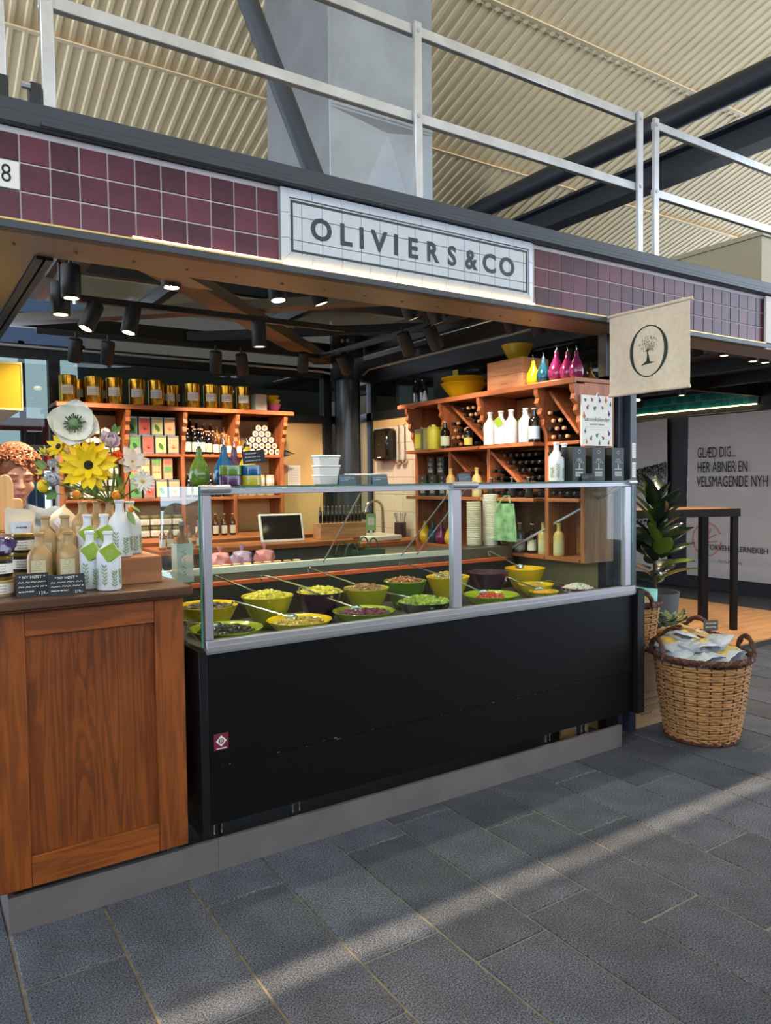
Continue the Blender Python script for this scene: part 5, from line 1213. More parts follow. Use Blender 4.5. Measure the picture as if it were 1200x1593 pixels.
# tablet, cork bottle rack, green bags on the back worktop
tb_ = thing('tablet_till', 'white framed tablet till leaning on the back worktop', 'tablet', (2.047, 2.1, 1.13))
MB().box(-.165,.165,-.008,.008,-.015,.20).build('casing', WHITE, tb_, bevel=.006)
MB().box(-.148,.148,-.0095,-.008,.005,.185).build('screen', mat('dark_screen', (36,32,30), .08), tb_, smooth=False)
MB().box(-.05,.05,.0,.10,-.022,.0).build('foot', WHITE, tb_)
tb_.rotation_euler = (-.35, 0, -.15)
tbl = thing('till_table', 'narrow wooden till table behind the display case', 'table', (0,0,0))
MB().box(1.10, 2.60, 1.96, 2.36, 1.08, 1.115).build('table_top', SHELFX, tbl, bevel=.003); MB().box(1.14, 2.58, 2.0, 2.34, .012, 1.08).build('cabinet', mat('grey_cabinet', (92,84,78), .5), tbl)
rk = thing('sample_rack', 'wooden block rack on the till table', 'rack', (2.556, 2.16, 1.115))
MB().box(-.20,.20,-.06,.06,0,.12).build('block', OAK, rk, bevel=.003)
cb4 = bottle_parts(.013, .13, mat('sample_glass', (70,62,50), .12, coat=.6), GLB, CORK)
for i in range(11):
    cyl_thing('sample_bottle', 'tiny corked sample bottle standing in the wooden rack', 'bottle', rk.location.x-.175+i*.035, 2.15, 1.235, 'sample bottles in the rack', cb4)
tgs = thing('green_leaflet', 'green and white leaflet hanging from the sample rack', 'leaflet', (rk.location.x+.22, 2.06, 1.19))
MB().box(-.045,.045,-.001,.001,-.02,.11).build('sheet', mat('mint_card', (150,196,130), .6), tgs, smooth=False); MB().box(-.03,.03,-.0016,-.001,.02,.08).build('print_panel', PAPER, tgs, smooth=False); MB().box(-.012,.012,-.001,.001,-.075,-.02).build('stand', WHITE, tgs)
def paper_bag(label, x, y, z, w, h, d, m):
    t = thing('carrier_bag', label, 'bag', (x, y, z))
    MB().add([(-w/2,-d/2,0),(w/2,-d/2,0),(w/2,d/2,0),(-w/2,d/2,0),(-w/2-.004,-d/2,h),(w/2+.003,-d/2+.004,h+.004),(w/2,d/2,h-.004),(-w/2,d/2+.003,h)],[(0,3,2,1),(0,1,5,4),(1,2,6,5),(2,3,7,6),(3,0,4,7)]).build('bag_body', m, t, smooth=False)
    for s in (-1, 1): MB().tube([(w*.22*math.cos(a), s*d*.48, h+.075*math.sin(a)) for a in [k*PI/10 for k in range(11)]], .005, 6).build('handle', m, t)
DGB = mat('forest_green_paper', (32,62,46), .7)
wps = thing('wrapping_bench', 'small wooden wrapping bench under the green carrier bags', 'bench', (0,0,0))
MB().box(1.90, 2.55, 1.00, 1.30, 1.02, 1.05).build('bench_top', SHELFX, wps)
for x in (1.92, 2.53): MB().box(x-.015, x+.015, 1.0, 1.3, .012, 1.02).build('side_panel', SHELF, wps)
paper_bag('forest green carrier bag lying behind the case, first of two', 2.013, 1.12, 1.05, .20, .05, .12, DGB)
paper_bag('forest green carrier bag with looped handles, nearest the sink', 2.194, 1.16, 1.05, .17, .07, .12, DGB)
# things on the rear ledge of the case and in the lower wine shelf
def tub_stack(name, label, x, y, z, n, r, h, m):
    t = thing(name, label, 'cups', (x, y, z)); prof = []
    MB().lathe([(r*.85,0),(r,h)], 20).build('bottom_cup', m, t)
    me = MB().lathe([(r*.98,0),(r*1.04,.003),(r*1.04,.008),(r*.98,.010)], 20).mesh('cup_rim', m)
    for k in range(n): ob('cup_rim', me, t, (0,0,h+k*.0115))
CLP = mat('translucent_plastic', (226,220,210), .3)
tub_stack('lid_stack', 'stack of white paper lids behind the olive case', 2.805, .86, 1.127, 24, .045, .01, mat('off_white_lids', (206,196,180), .6))
tub_stack('cup_stack', 'tall stack of translucent plastic cups behind the case', 2.946, .86, 1.127, 26, .050, .03, CLP)
tub_stack('cup_stack', 'shorter stack of translucent plastic cups beside the tall one', 3.104, .88, 1.127, 21, .045, .03, CLP)
crate('wooden_riser', 'small wavy-grained wooden box behind the case', 2.992+.02, 3.220, .76, .83, 1.127, 1.20, RISER, 'box')
for y, m, lb in ((1.78,YEL,'yellow pear pourer on the bottom wine shelf board'),(1.68,TEAL,'teal pear pourer on the bottom wine shelf board'),(1.58,MAG,'magenta pear pourer on the bottom wine shelf board'),(1.47,YEL,'second yellow pear pourer on bottom board beside the upright')): pear(lb, 3.09, y, RB, m, 1.0)
for y, bt, lb in ((.86,bottle_parts(.03,.19,GLB),'black oil bottle with white label on bottom shelf board'),(.74,bottle_parts(.036,.19,mat('grey_glass',(110,108,104),.2,coat=.4)),'grey oil bottle with large white label on bottom board'),(.63,bottle_parts(.03,.19,GLB),'black oil bottle by the gold ones on bottom board'),(.53,JT,'tan gold stoneware bottle on bottom board'),(.40,JT,'tan stoneware bottle behind the shelf upright')): cyl_thing('oil_bottle', lb, 'bottle', 3.09, y, RB, None, bt, rz=-.6)
tote = thing('tote_bag', 'green leaf-patterned cloth tote hanging from the wine shelf', 'bag', (2.94, .72, 1.40))
MB().grid(lambda u, v: (.012*math.sin(9*u+2*v), .17*(u-.5)*(1+.15*v), -.24*v), 12, 8).build('cloth', mat('mint_leaf_cloth', (128,168,128), .8, noise=.45, ns=22), tote)
MB().tube([(0,-.05,0),(.02,-.02,.045),(.02,.02,.045),(0,.05,0)], .006, 6).build('strap', mat('mint_leaf_cloth'), tote)

# ================================================================== GOODS ON THE CASE TOP
GT = 1.5365
ge = 'oil pourers on the glass case top'
pear('bottle green ceramic pear pourer on the case top', 0.794, .25, GT, VGR, .98, ge)
pear('large ocean blue ceramic pear pourer on the case top', 0.923, .30, GT, VBL, 1.05, ge)
pear('plum ceramic pear pourer behind the blue one', 1.014, .41, GT, VPU, 1.02, ge)
pear('olive yellow ceramic pear pourer behind the stacked bowls', 1.058, .36, GT, OLV, 1.08, ge)
def ramekin(label, x, y, z, m, r=.046, h=.043):
    b = MB().lathe([(r*.93,0),(r,.004),(r*1.0,h-.004),(r*.985,h),(r*.93,h-.001),(r*.92,.008),(.001,.006)], 26, cap1=False).build('ramekin', m); b.location = (x, y, z); return tag(b, label, 'bowl', 'little straight-sided bowls on the case top')
ramekin('small violet straight bowl under the green one', 0.905, .18, GT, mat('glaze_violet', (74,36,84), .18, coat=.4))
ramekin('small green straight bowl stacked on violet', 0.905, .18, GT+.0435, VGR)
ramekin('small yellow straight bowl under the blue one', 0.995, .18, GT, OLV)
ramekin('small blue straight bowl stacked on yellow', 0.995, .18, GT+.0435, VBL)
t = thing('price_card', 'black chalk price tag tilted above the stacked bowls', 'price card', (1.037, .24, 1.662))
MB().box(-.052,.052,-.001,.001,-.028,.028).build('card', SLATE, t, smooth=False)
mb = MB()
for i in range(3): squiggle(mb, (-.04,-.0016,.016-i*.016), (1,0,0), (0,0,1), .07 if i else .05, .006, 14, i, .0016)
mb.build('chalk_writing', CHALK, t, smooth=False); MB().tube([(.0,.002,-.02),(.0,.01,-.082)], .0015, 5).build('pick', CHROME, t)
t.rotation_euler = (-.1, -.10, -.05)
TUB = mat('frosted_tub', (222,220,214), .35); 
def tub(label, x, y, z, w=.056, h=.046):
    t = thing('plastic_tub', label, 'tub', (x, y, z), 0, 'frosted tubs stacked on the case top')
    MB().add([(-w*.88,-w*.6,0),(w*.88,-w*.6,0),(w*.88,w*.6,0),(-w*.88,w*.6,0),(-w,-w*.68,h-.010),(w,-w*.68,h-.010),(w,w*.68,h-.010),(-w,w*.68,h-.010)],[(0,3,2,1),(4,5,6,7),(0,1,5,4),(1,2,6,5),(2,3,7,6),(3,0,4,7)]).build('tub_body', TUB, t, bevel=.003)
    MB().box(-w*1.05,w*1.05,-w*.74,w*.74,h-.0098,h).build('lid', WHITE, t, bevel=.003)
for k, nm in enumerate(('lowest','middle','topmost')): tub('%s frosted plastic tub of the stack on the case top' % nm, 1.430, .30, GT+k*.0462)
GREYC = mat('slate_blue_chalkboard', (74,96,108), .6)
for px, lb, wd in ((1.484,'slate blue chalk card beside the frosted tubs',.085),(1.665,'slate blue chalk card left of the column foot',.085),(2.187,'slate blue chalk card above the case middle post',.075)):
    tent_card(px, .2, GT, wd, .046, -.05, None, 2, None, lb, lean=.3, m=GREYC)
t = thing('clear_box', 'clear plastic box with white lid between the chalk cards', 'box', (1.639, .32, GT))
MB().box(-.07,.07,-.045,.045,0,.042).build('box_body', glass('clear_plastic', (230,232,228), haze=.15, hazecol=(220,220,215)), t, smooth=False); MB().box(-.074,.074,-.048,.048,.0425,.050).build('lid', TUB, t, bevel=.002)
gcx = 'white carafes on the case top'
t = jug('w', 2.779, .12, GT, 'white leaf-printed carafe on the case top beside black boxes', gcx, tagged=False); 
g = MB().box(-.018,.018,-.0008,.0008,-.012,.012).build('black_tag', SLATE, t); g.location = (.012,-.046,.145); g.rotation_euler = (.3,.3,0)
t = jug('w', 2.908, .185, GT, 'second white carafe with green ribbon behind the first', gcx, tagged=False)
r_ = MB().grid(lambda u, v: (.01+.05*v, -.046-.01*v, .17-.06*v*v+.012*(u-.5)), 3, 6).build('ribbon', LIME, t)
for px, lb in ((2.884,'black tree-printed gift box next to the white carafes'),(3.042,'black tree-printed gift box in the middle of three on case'),(3.206,'black tree-printed gift box at the case end')):
    gift_box(px, .095, GT, .105, .19, lb, 0, 'gift boxes on the case top', .045)
tent_card(2.941, .045, GT, .10, .042, -.05, None, 2, None, 'black chalk card in front of the gift boxes', lean=.35)
# acrylic bottle box at the left end of the case
t = thing('boxed_bottle', 'amber bottle standing behind the corner pane in clear sleeve', 'bottle', (0.742, .34, 1.128))
MB().lathe([(.030,0),(.032,.004),(.032,.16),(.026,.18),(.012,.20),(.011,.235),(.014,.24)], 18).build('bottle_glass', mat('amber_clear', (150,84,30), .1, coat=.6), t)
MB().box(-.036,.036,-.038,-.036,0,.165).box(-.036,-.034,-.036,.036,0,.165).build('card_sleeve', mat('grey_card_sleeve', (222,218,212), .6), t, smooth=False)
mb = MB(); squiggle(mb, (-.004,-.0386,.03), (0,0,1), (1,0,0), .11, .022, 12, 4, .0022); mb.build('sleeve_script', mat('grey_print'), t, smooth=False)
MB().lathe([(.012,.24),(.013,.242),(.013,.26),(.01,.262)], 12).build('stopper', ALUM, t)
ld = MB().box(.665,.685,.28,.46,.012,1.126).build('side_post', CBL2, dc)
MB().box(.64,.6995,.27,.47,1.110,1.1275).build('side_ledge', INOX, dc)

# ================================================================== HANGING FLAG
FLX, FY0, FY1, FZ0, FZ1 = 3.03, -.035, -.535, 2.005, 2.435
CANV = mat('natural_canvas', (226,208,180), .85, noise=.06, ns=40, bump=.5, bs=140)
fl = thing('canvas_flag', 'natural canvas flag with olive tree inside a dark O', 'flag', (FLX, 0, 0))
def flagpt(u, v, off=0): # u along y from the fascia out, v from bottom to top
    return (.006*math.sin(7*u+3*v)*(1-v*.6)+.004*math.sin(17*u)*(1-v)+off, FY0+(FY1-FY0)*u+.006*(1-v)*(1-2*u)*0, FZ0+(FZ1-FZ0)*v)
MB().grid(lambda u, v: flagpt(u, v), 28, 22).build('cloth', CANV, fl)
MB().tube([flagpt(u/14, 0) for u in range(15)], .010, 8).build('bottom_hem', CANV, fl)
MB().tube([(0, .02, FZ1), (0, FY1-.012, FZ1)], .009, 8).build('rod', CANV, fl)
GRNK = mat('flag_dark_green', (40,50,42), .8)
def flat(mb0, off=-.0022):
    """press a flat print (y,z around flag centre) on the cloth's stall-left face"""
    out = MB(); out.f = list(mb0.f)
    for y, z in mb0.v2:
        u = (y-FY0)/(FY1-FY0); v = (z-FZ0)/(FZ1-FZ0); out.v.append(flagpt(u, v, off))
    return out
class F2(MB):
    def __init__(s): super().__init__(); s.v2 = []
    def poly(s, pts, fs):
        n = len(s.v2); s.v2 += pts; s.f += [tuple(i+n for i in f) for f in fs]
cy, cz, ry, rz_ = -.292, 2.212, .116, .134
ring = F2(); N = 64
for k in range(N):
    def rp(a, q): 
        th = .018*abs(math.cos(a))**1.3+.003
        return (cy-(ry-q*th)*math.cos(a), cz+(rz_-q*.004-q*th*.25)*math.sin(a))
    a, b = 2*PI*k/N, 2*PI*(k+1)/N
    ring.poly([rp(a,0), rp(b,0), rp(b,1), rp(a,1)], [(0,1,2,3)])
flat(ring).build('letter_ring', GRNK, fl, smooth=False)
tr = F2()
tr.poly([(cy+.045,cz-.070),(cy-.045,cz-.062),(cy-.012,cz-.055),(cy-.004,cz-.02),(cy+.012,cz+.01),(cy+.006,cz-.02),(cy+.012,cz-.05)],[(0,1,2,6),(2,3,5,6),(3,4,5)])
rr = random.Random(4)
for k in range(150):
    a = rr.uniform(0, 2*PI); q = math.sqrt(rr.random()); y = cy+.058*q*math.cos(a); z = cz+.036+.042*q*math.sin(a); s_ = rr.uniform(.0022,.0042); r2 = rr.uniform(0, PI)
    dx, dz = s_*math.cos(r2), s_*math.sin(r2)
    tr.poly([(y-dx,z-dz),(y-dz*.4,z+dx*.4),(y+dx,z+dz),(y+dz*.4,z-dx*.4)],[(0,1,2,3)])
for k in range(7):
    a = -.2+PI*1.2*k/6-.1; tr.poly([(cy+.004,cz-.002),(cy+.007,cz),(cy+.05*math.cos(a),cz+.03+.035*math.sin(a))],[(0,1,2)])
o = flat(tr).build('olive_tree_print', GRNK, fl, smooth=False); o['kind'] = 'stuff'
# neighbouring sign on the fascia end
ns_ = thing('neighbour_sign', 'white canvas sign with grey pencil sketch at the fascia end', 'sign', (5.25, -.02, 2.585))
MB().box(-.655,.60,-.004,.01,-.185,.165).build('board', mat('white_sign_canvas', (222,214,208), .7), ns_, smooth=False)
mb = MB()
for k in range(9): squiggle(mb, (-.60+.01*k,-.0046,-.06+.018*k), (1,0,0), (0,0,1), .14, .05, 10, k, .002)
mb.build('pencil_sketch', mat('pencil_grey', (150,146,148), .8), ns_, smooth=False)['kind'] = 'stuff'
tag(MB().box(5.95, 7.2, .8, 1.9, 2.86, 3.62).box(5.93, 7.22, .78, 1.92, 3.60, 3.64).build('roof_cabinet', mat('beige_cabinet_paint', (176,164,134), .55)), 'beige metal cabinet standing on the stall roof behind the railing', 'cabinet')

# ================================================================== SEATING AREA AND FAR STALL (right of the stall)
PLK = wood('light_oak_plank', (186,132,84), (222,170,120), 'x', .5)
pf = struct('floor_platform', MB().box(4.6, 7.8, .95, 5.2, -.01, .048), mat('platform_edge', (52,48,46), .5), 'raised oak plank platform beside the stall')
pk = MB().box(-1.6, 1.6, -.067, .067, 0, .012).mesh('plank', PLK, smooth=False)
for j in range(30): ob('plank', pk, pf, (6.2, 1.03+j*.139, .048))
ht = thing('bar_table', 'tall black steel bar table with oak top on the platform', 'table', (6.5, 1.36, .06), -.40)
BT_ = mat('black_table_steel', (20,18,17), .5, spec=.2)
MB().box(-1.60, .03, -.03, .56, 1.150, 1.185).build('table_top', wood('table_oak', (140,88,50), (190,132,84), 'y', .4), ht, bevel=.002)
MB().box(-1.6, .03, -.036, -.0305, 1.110, 1.186).box(.0305, .036, -.036, .56, 1.110, 1.186).build('apron', BT_, ht)
for x, y, w in ((0,.0,.055),(0,.50,.075),(-1.55,.0,.055),(-1.55,.50,.055)): MB().box(x-w/2, x+w/2, y-w/2+.012, y+w/2+.012, 0, 1.15).build('leg', BT_, ht, bevel=.002)
# far stall with teal tiles, shutters and canvas banners
fs = struct('wall_far_stall', MB().box(9.03, 9.3, -.6, 6.6, 0, 3.6), mat('far_stall_black', (22,22,24), .6), 'black shuttered front of the far stall')
sl_ = MB().box(-.012, 0, -.47, .47, -.019, .019).mesh('shutter_slat', mat('black_shutter', (34,34,36), .45), smooth=False)
for k in range(50): ob('shutter_slat', sl_, fs, (9.03, 3.74, .25+k*.043))
tf = struct('wall_teal_fascia', MB().box(8.985, 9.03, 2.6, 5.2, 2.485, 2.70), mat('teal_grout', (120,140,132), .8), 'teal tiled fascia of the far stall')
TL = [mat('teal_glaze_%d' % i, c, .2) for i, c in enumerate(((24,118,116),(18,100,102),(38,132,126)))]
tls = [MB().box(-.006,.004,-.046,.046,-.046,.046).mesh('tile', m, smooth=False, bevel=.0015) for m in TL]
for j in range(26):
    for k in range(2): ob('tile', rnd.choice(tls), tf, (8.983, 2.655+j*.098, 2.545+k*.098))
tag(MB().box(8.96, 8.985, 2.6, 5.2, 2.478, 2.490).build('far_light_strip', mat('far_strip_glow', (255,236,190), .5, emit=(255,226,160), es=5)), 'warm light strip under the teal tiled fascia', 'led strip')
BNN = mat('grey_white_banner', (206,196,190), .8, noise=.04, ns=3)
def banner(label, y0, y1, z0, z1):
    t = thing('canvas_banner', label, 'banner', (8.95, 0, 0))
    MB().grid(lambda u, v: (-.010*abs(math.sin(v*PI*11))*(1 if v < .62 else .25)-.012*math.sin(3*u+5*v), y0+(y1-y0)*u, z0+(z1-z0)*v), 10, 90).build('cloth', BNN, t)
    MB().tube([(0, y0, z1), (0, y1, z1)], .012, 6).build('hanging_rod', KBLK, t)
    for y in (y0-.05, y1+.05): MB().tube([(0, y, z1), (.085, y, z1)], .008, 6).build('wall_hook', KBLK, t)
    return t
KBLK = BLACK
b1 = banner('large canvas banner reading GLÆD DIG on the far stall', 3.58, 1.3, .19, 2.40)
b2 = banner('narrow canvas banner with dark stippled hill drawing', 4.75, 3.905, .16, 2.39)
RX = (PI/2, 0, -PI/2)
for s_, z, y0, y1 in (('GLÆD DIG...', 1.878, 3.418, 2.854), ('HER ÅBNER EN', 1.680, 3.418, 2.700), ('VELSMAGENDE NYH', 1.485, 3.425, 2.42)):
    o = text('headline', s_, .205, INK, b1, (-.0236, y0, z), RX, 'LEFT', .0008, bold=0, sx=.62)
    o['fit'] = y0-y1
TEXTFIT = [o for o in TEXTS if 'fit' in o.keys()]
ORG = mat('orange_logo_paint', (206,140,112), .7)
N = 40; mb = MB()
for k in range(N):
    a, b = .35+2*PI*.93*k/N, .35+2*PI*.93*(k+1)/N
    mb.add([(-.0232, 3.265-q*math.cos(t), .705+q*1.06*math.sin(t)) for t, q in ((a,.222),(b,.222),(b,.200),(a,.200))], [(0,1,2,3)])
mb.build('round_logo', ORG, b1, smooth=False)
mb = MB(); 
for p0, p1 in (((3.28,.66),(3.20,.86)),((3.27,.70),(3.12,.78)),((3.26,.66),(3.10,.69))): mb.bar((-.0236,*p0),(-.0236,*p1), .02, .0006, (1,0,0))
mb.build('leaf_strokes', ORG, b1, smooth=False)
o = text('hall_name', 'TORVEHALLERNEKBH', .105, mat('dark_grey_print'), b1, (-.0236, 3.272, .597), RX, 'LEFT', .0008, bold=.01, sx=.9); o['fit'] = .862; TEXTFIT.append(o)
mb = MB(); squiggle(mb, (-.0236,3.10,.42), (0,-1,0), (0,0,1), .33, .05, 16, 5, .006); mb.build('handwriting', mat('grey_print'), b1, smooth=False)
rr = random.Random(8); mb = MB()
for k in range(1500):
    u = rr.random(); y = 4.70-u*.79; ztop = 1.62+.16*u; z = ztop-abs(rr.gauss(0,.16)); s_ = rr.uniform(.004,.011)
    mb.add([(-.0236,y-s_,z-s_*.6),(-.0236,y+s_,z-s_*.3),(-.0236,y+s_*.6,z+s_),(-.0236,y-s_*.5,z+s_*.7)],[(0,1,2,3)])
for k in range(260):
    y = 4.7-rr.random()*.79; z = .90+rr.gauss(0,.03); s_ = rr.uniform(.006,.013); mb.add([(-.0236,y-s_,z),(-.0236,y,z-s_),(-.0236,y+s_,z),(-.0236,y,z+s_)],[(0,1,2,3)])
o = mb.build('stippled_drawing', INK, b2, smooth=False); o['kind'] = 'stuff'
# dark canopy over the seating area
cn = thing('canopy_frame', 'black steel canopy ceiling over the seating area', 'canopy', (0,0,0))
KB = mat('canopy_black', (24,24,26), .6)
MB().box(3.62, 9.1, .28, 6, 2.74, 2.78).build('canopy_panel', KB, cn)
for x in (4.6, 5.7, 6.8, 7.9): MB().box(x-.04, x+.04, .3, 6, 2.62, 2.74).build('cross_beam', KB, cn)
for y in (.9, 2.6, 4.4): MB().box(3.62, 9.0, y-.04, y+.04, 2.58, 2.72).build('long_beam', KB, cn)
struct('ceiling_soffit_right', MB().box(3.362, FX1, .02, .26, 2.412, 2.424), SOFF, 'bronze soffit under the fascia over the seating area')
MB().box(3.7,6.6,.60,.64,2.70,2.735).build('light_rail', TRK, cn)
def far_spot(p, aim, label): spotlight(p, aim, label, 2.72, energy=45)
far_spot((5.023,0.750,2.510), (.35,-.1,-1), 'black spotlight under the canopy beside the canvas flag')
far_spot((5.340,0.750,2.531), D, 'black spotlight under the canopy, second from the flag')
far_spot((5.921,0.850,2.544), D, 'black spotlight under the canopy, third from the flag')
far_spot((6.109,0.850,2.548), D, 'black spotlight under the canopy, fourth from the flag')
far_spot((6.871,2.795,2.450), (-.35,-.1,-1), 'black tilted spotlight near the teal tiles beside the corner post')
far_spot((6.932,2.259,2.450), D, 'black spotlight in front of the teal tiles below the flag')

# ------------------------------------------------------------------ wicker baskets
WIK = mat('honey_wicker', (184,136,88), .55, noise=.25, ns=30); WIKD = mat('dark_brown_wicker', (84,50,34), .6, noise=.3, ns=40)
def basket(name, label, loc, r0, r1, h, rows, stakes, handles=True, hz=0, wm=WIK):
    t = thing(name, label, 'basket', loc, hz)
    def rad(z): q = z/h; return r0+(r1-r0)*(q**.75)
    mb = MB(); seg = stakes*2
    for k in range(rows):
        z = h*(.05+.90*k/rows); ph = k % 2; pts = []
        for i in range(seg):
            a = 2*PI*i/seg; w = math.sin((i+1)*PI+0) if False else (1 if ((i//1+ph) % 2) else -1)
            r = rad(z)+.0055*w; pts.append((r*math.cos(a), r*math.sin(a), z+.003*math.sin(3*a+k*1.7)))
        mb.tube(pts, h/rows*.40, 5, closed=True)
    o = mb.build('weave', wm, t); o['kind'] = 'stuff'
    sm = MB().tube([(rad(0)-.0,0,0),(rad(h*.5),0,h*.5),(rad(h),0,h)], .0055, 5).mesh('stake', WIKD)
    for i in range(stakes): ob('stake', sm, t, rotz=2*PI*(i+.5)/stakes)
    def rope(R, z, th, nm, tw=26, c=(0,0)):
        for s in (0, 1, 2):
            MB().tube([((R+th*.6*math.cos(tw*a+s*2.1))*math.cos(a), (R+th*.6*math.cos(tw*a+s*2.1))*math.sin(a), z+th*.6*math.sin(tw*a+s*2.1)) for a in [2*PI*i/120 for i in range(120)]], th*.62, 5, closed=True).build(nm, WIKD, t)
    rope(r1+.006, h, .017, 'rim_strand'); rope(r0+.004, .014, .014, 'foot_strand')
    MB().lathe([(r0,.012),(r0*.98,.02)], 24).build('basket_floor', WIKD, t)
    if handles:
        for s in (0, 1):
            for q in (0, 1):
                pts = []
                for i in range(17):
                    a = PI*i/16; b = a*5+q*PI; pts.append((s*PI and 0, 0, 0) if False else ((r1+.008+.008*math.cos(b)), -.085*math.cos(a)*1.0, h-.01+.105*math.sin(a)+.008*math.sin(b)))
                o = MB().tube(pts, .011, 6).build('handle_strand', WIKD, t); o.rotation_euler = (0, 0, s*PI)
    MB().lathe([(rad(h*.0)*.84,.02),(rad(h*.6)*.86,h*.6),(rad(h*.9)*.86,h*.84)], 24, cap0=False).build('lining', mat('basket_lining', (150,112,74), .9), t)
    return t
BK = (3.71, -.155, .0)
basket('wicker_basket', 'big honey wicker basket full of white packets on the paving', BK, .195, .268, .50, 34, 22, hz=.62+PI/2+.45)
PKW = mat('white_foil_packet', (214,220,230), .3, .15, bump=.5, bs=30); PKY = mat('yellow_packet_label', (222,190,90), .5); PKB = mat('kraft_bread_packet', (200,164,114), .5, bump=.5, bs=30); PKT = mat('teal_packet', (120,196,186), .4, bump=.4, bs=30)
def packet(label, c, L, W, T, rot, m, lm, group, seed):
    t = thing('snack_packet', label, 'packet', c, group=group); t.rotation_euler = rot
    r = random.Random(seed); ph = [r.uniform(0, 6) for _ in range(4)]
    def f(s):
        def g(u, v):
            x = (u-.5)*2; y = (v-.5)*2; q = max(0, (1-x*x))**.5*max(0, (1-y*y*.85))**.5
            wob = .12*math.sin(5*x+ph[0]+3*y)+.10*math.sin(9*y+ph[1])+.08*math.sin(11*x+ph[2]-7*y)
            return (L/2*x, W/2*y*(1-.10*(1-x*x)), s*T/2*q*(1+wob)+.006*math.sin(3*y+ph[3])*(abs(x) > .9))
        return g
    MB().grid(f(1), 14, 12).grid(f(-1), 14, 12).build('foil', m, t)
    def lab(u, v):
        x = (u-.5)*.8; y = (v-.5)*1.0; p = f(1)(x/2+.5, y/2+.5); return (p[0], p[1], p[2]+.002)
    p = MB().grid(lab, 8, 8).build('label', lm, t)
    return t
gk = 'white packets in the big basket'
rr = random.Random(21); spots = []
lay = [(-.13,-.10,0),(.02,-.14,0),(.15,-.08,0),(-.15,.06,0),(.0,.02,.02),(.14,.08,0),(-.05,.15,0),(.08,.17,0),(-.07,-.04,.06),(.09,-.02,.06),(.0,.10,.07),(-.12,.14,.04)]
pdesc = ['against the left rim near the case','lying at the front rim','at the right front rim','tucked by the rear left handle','lying flat in the middle','at the right rim','standing at the back','at the far right back','on top of the pile toward the case','on top of the pile in the middle','at the crown of the pile','leaning at the back beside the small basket']
for i, (dx, dy, dz) in enumerate(lay):
    packet('white foil packet %s of the big basket' % pdesc[i], (BK[0]+dx, BK[1]+dy, .495+dz), rr.uniform(.20,.24), .155, .085, (rr.uniform(-.4,.4), rr.uniform(-.35,.35), rr.uniform(0,6.28)), PKW, PKY if i % 3 else WHITE, gk, i)
basket('wicker_basket', 'low basket of kraft bread packets behind the big basket', (4.17, .27, 0), .17, .235, .47, 30, 20, hz=.3)
for i, (dx, dy, dz) in enumerate(((-.11,-.05,0),(.03,-.10,0),(.12,0,0),(-.03,.07,0),(.06,.08,.03),(-.10,.09,.03))):
    packet('kraft bread packet %s in the low basket' % ['by the big basket side','at the front','at the platform side','in the middle','on top','at the back'][i], (4.17+dx, .27+dy, .47+dz), .17, .13, .06, (rr.uniform(-.4,.4), rr.uniform(-.3,.3), rr.uniform(0,6.28)), PKB, CREAM, 'bread packets in the low basket', 40+i)
t = thing('price_card', 'small grey price card stuck among the bread packets', 'price card', (4.22, .12, .54), -.5)
MB().box(-.05,.05,-.001,.001,-.01,.06).build('card', mat('grey_card', (96,90,86), .7), t, smooth=False); mb = MB()
for i in range(2): squiggle(mb, (-.035,-.0016,.04-i*.025), (1,0,0), (0,0,1), .07, .012, 9, i, .003)
mb.build('chalk_writing', CHALK, t, smooth=False); MB().tube([(0,.003,.0),(0,.003,-.08)], .0025, 5).build('pick', CHROME, t)
# printed wooden crate carrying the small basket
pc = crate('printed_crate', 'pale printed plywood crate beside the case foot', 3.475, 3.84, .145, .46, 0, .30, wood('pale_plywood', (170,128,92), (210,170,128), 'x', .6), 'crate')
mb = MB()
for i in range(4): squiggle(mb, (-.13,-.166,.22-i*.045), (1,0,0), (0,0,1), .22 if i < 3 else .10, .018, 12, i+60, .004)
mb.build('stamp_print', mat('brown_stamp', (96,72,54), .8), pc, smooth=False)
crate('wooden_crate', 'second pale crate stacked under the small basket', 3.485, 3.82, .16, .44, .30, .46, wood('pale_plywood'), 'crate')
basket('wicker_basket', 'small tall wicker basket with teal packet on the crate', (3.64, .29, .46), .115, .16, .30, 20, 16, hz=.9)
packet('teal foil packet standing in the small basket', (3.65, .22, .79), .20, .15, .06, (1.1, .15, -.5), PKT, mat('kraft_patch', (206,176,120), .6), None, 77)
packet('cream foil packet behind the teal one', (3.64, .33, .79), .18, .14, .06, (1.0, -.2, .3), PKW, PKY, None, 78)
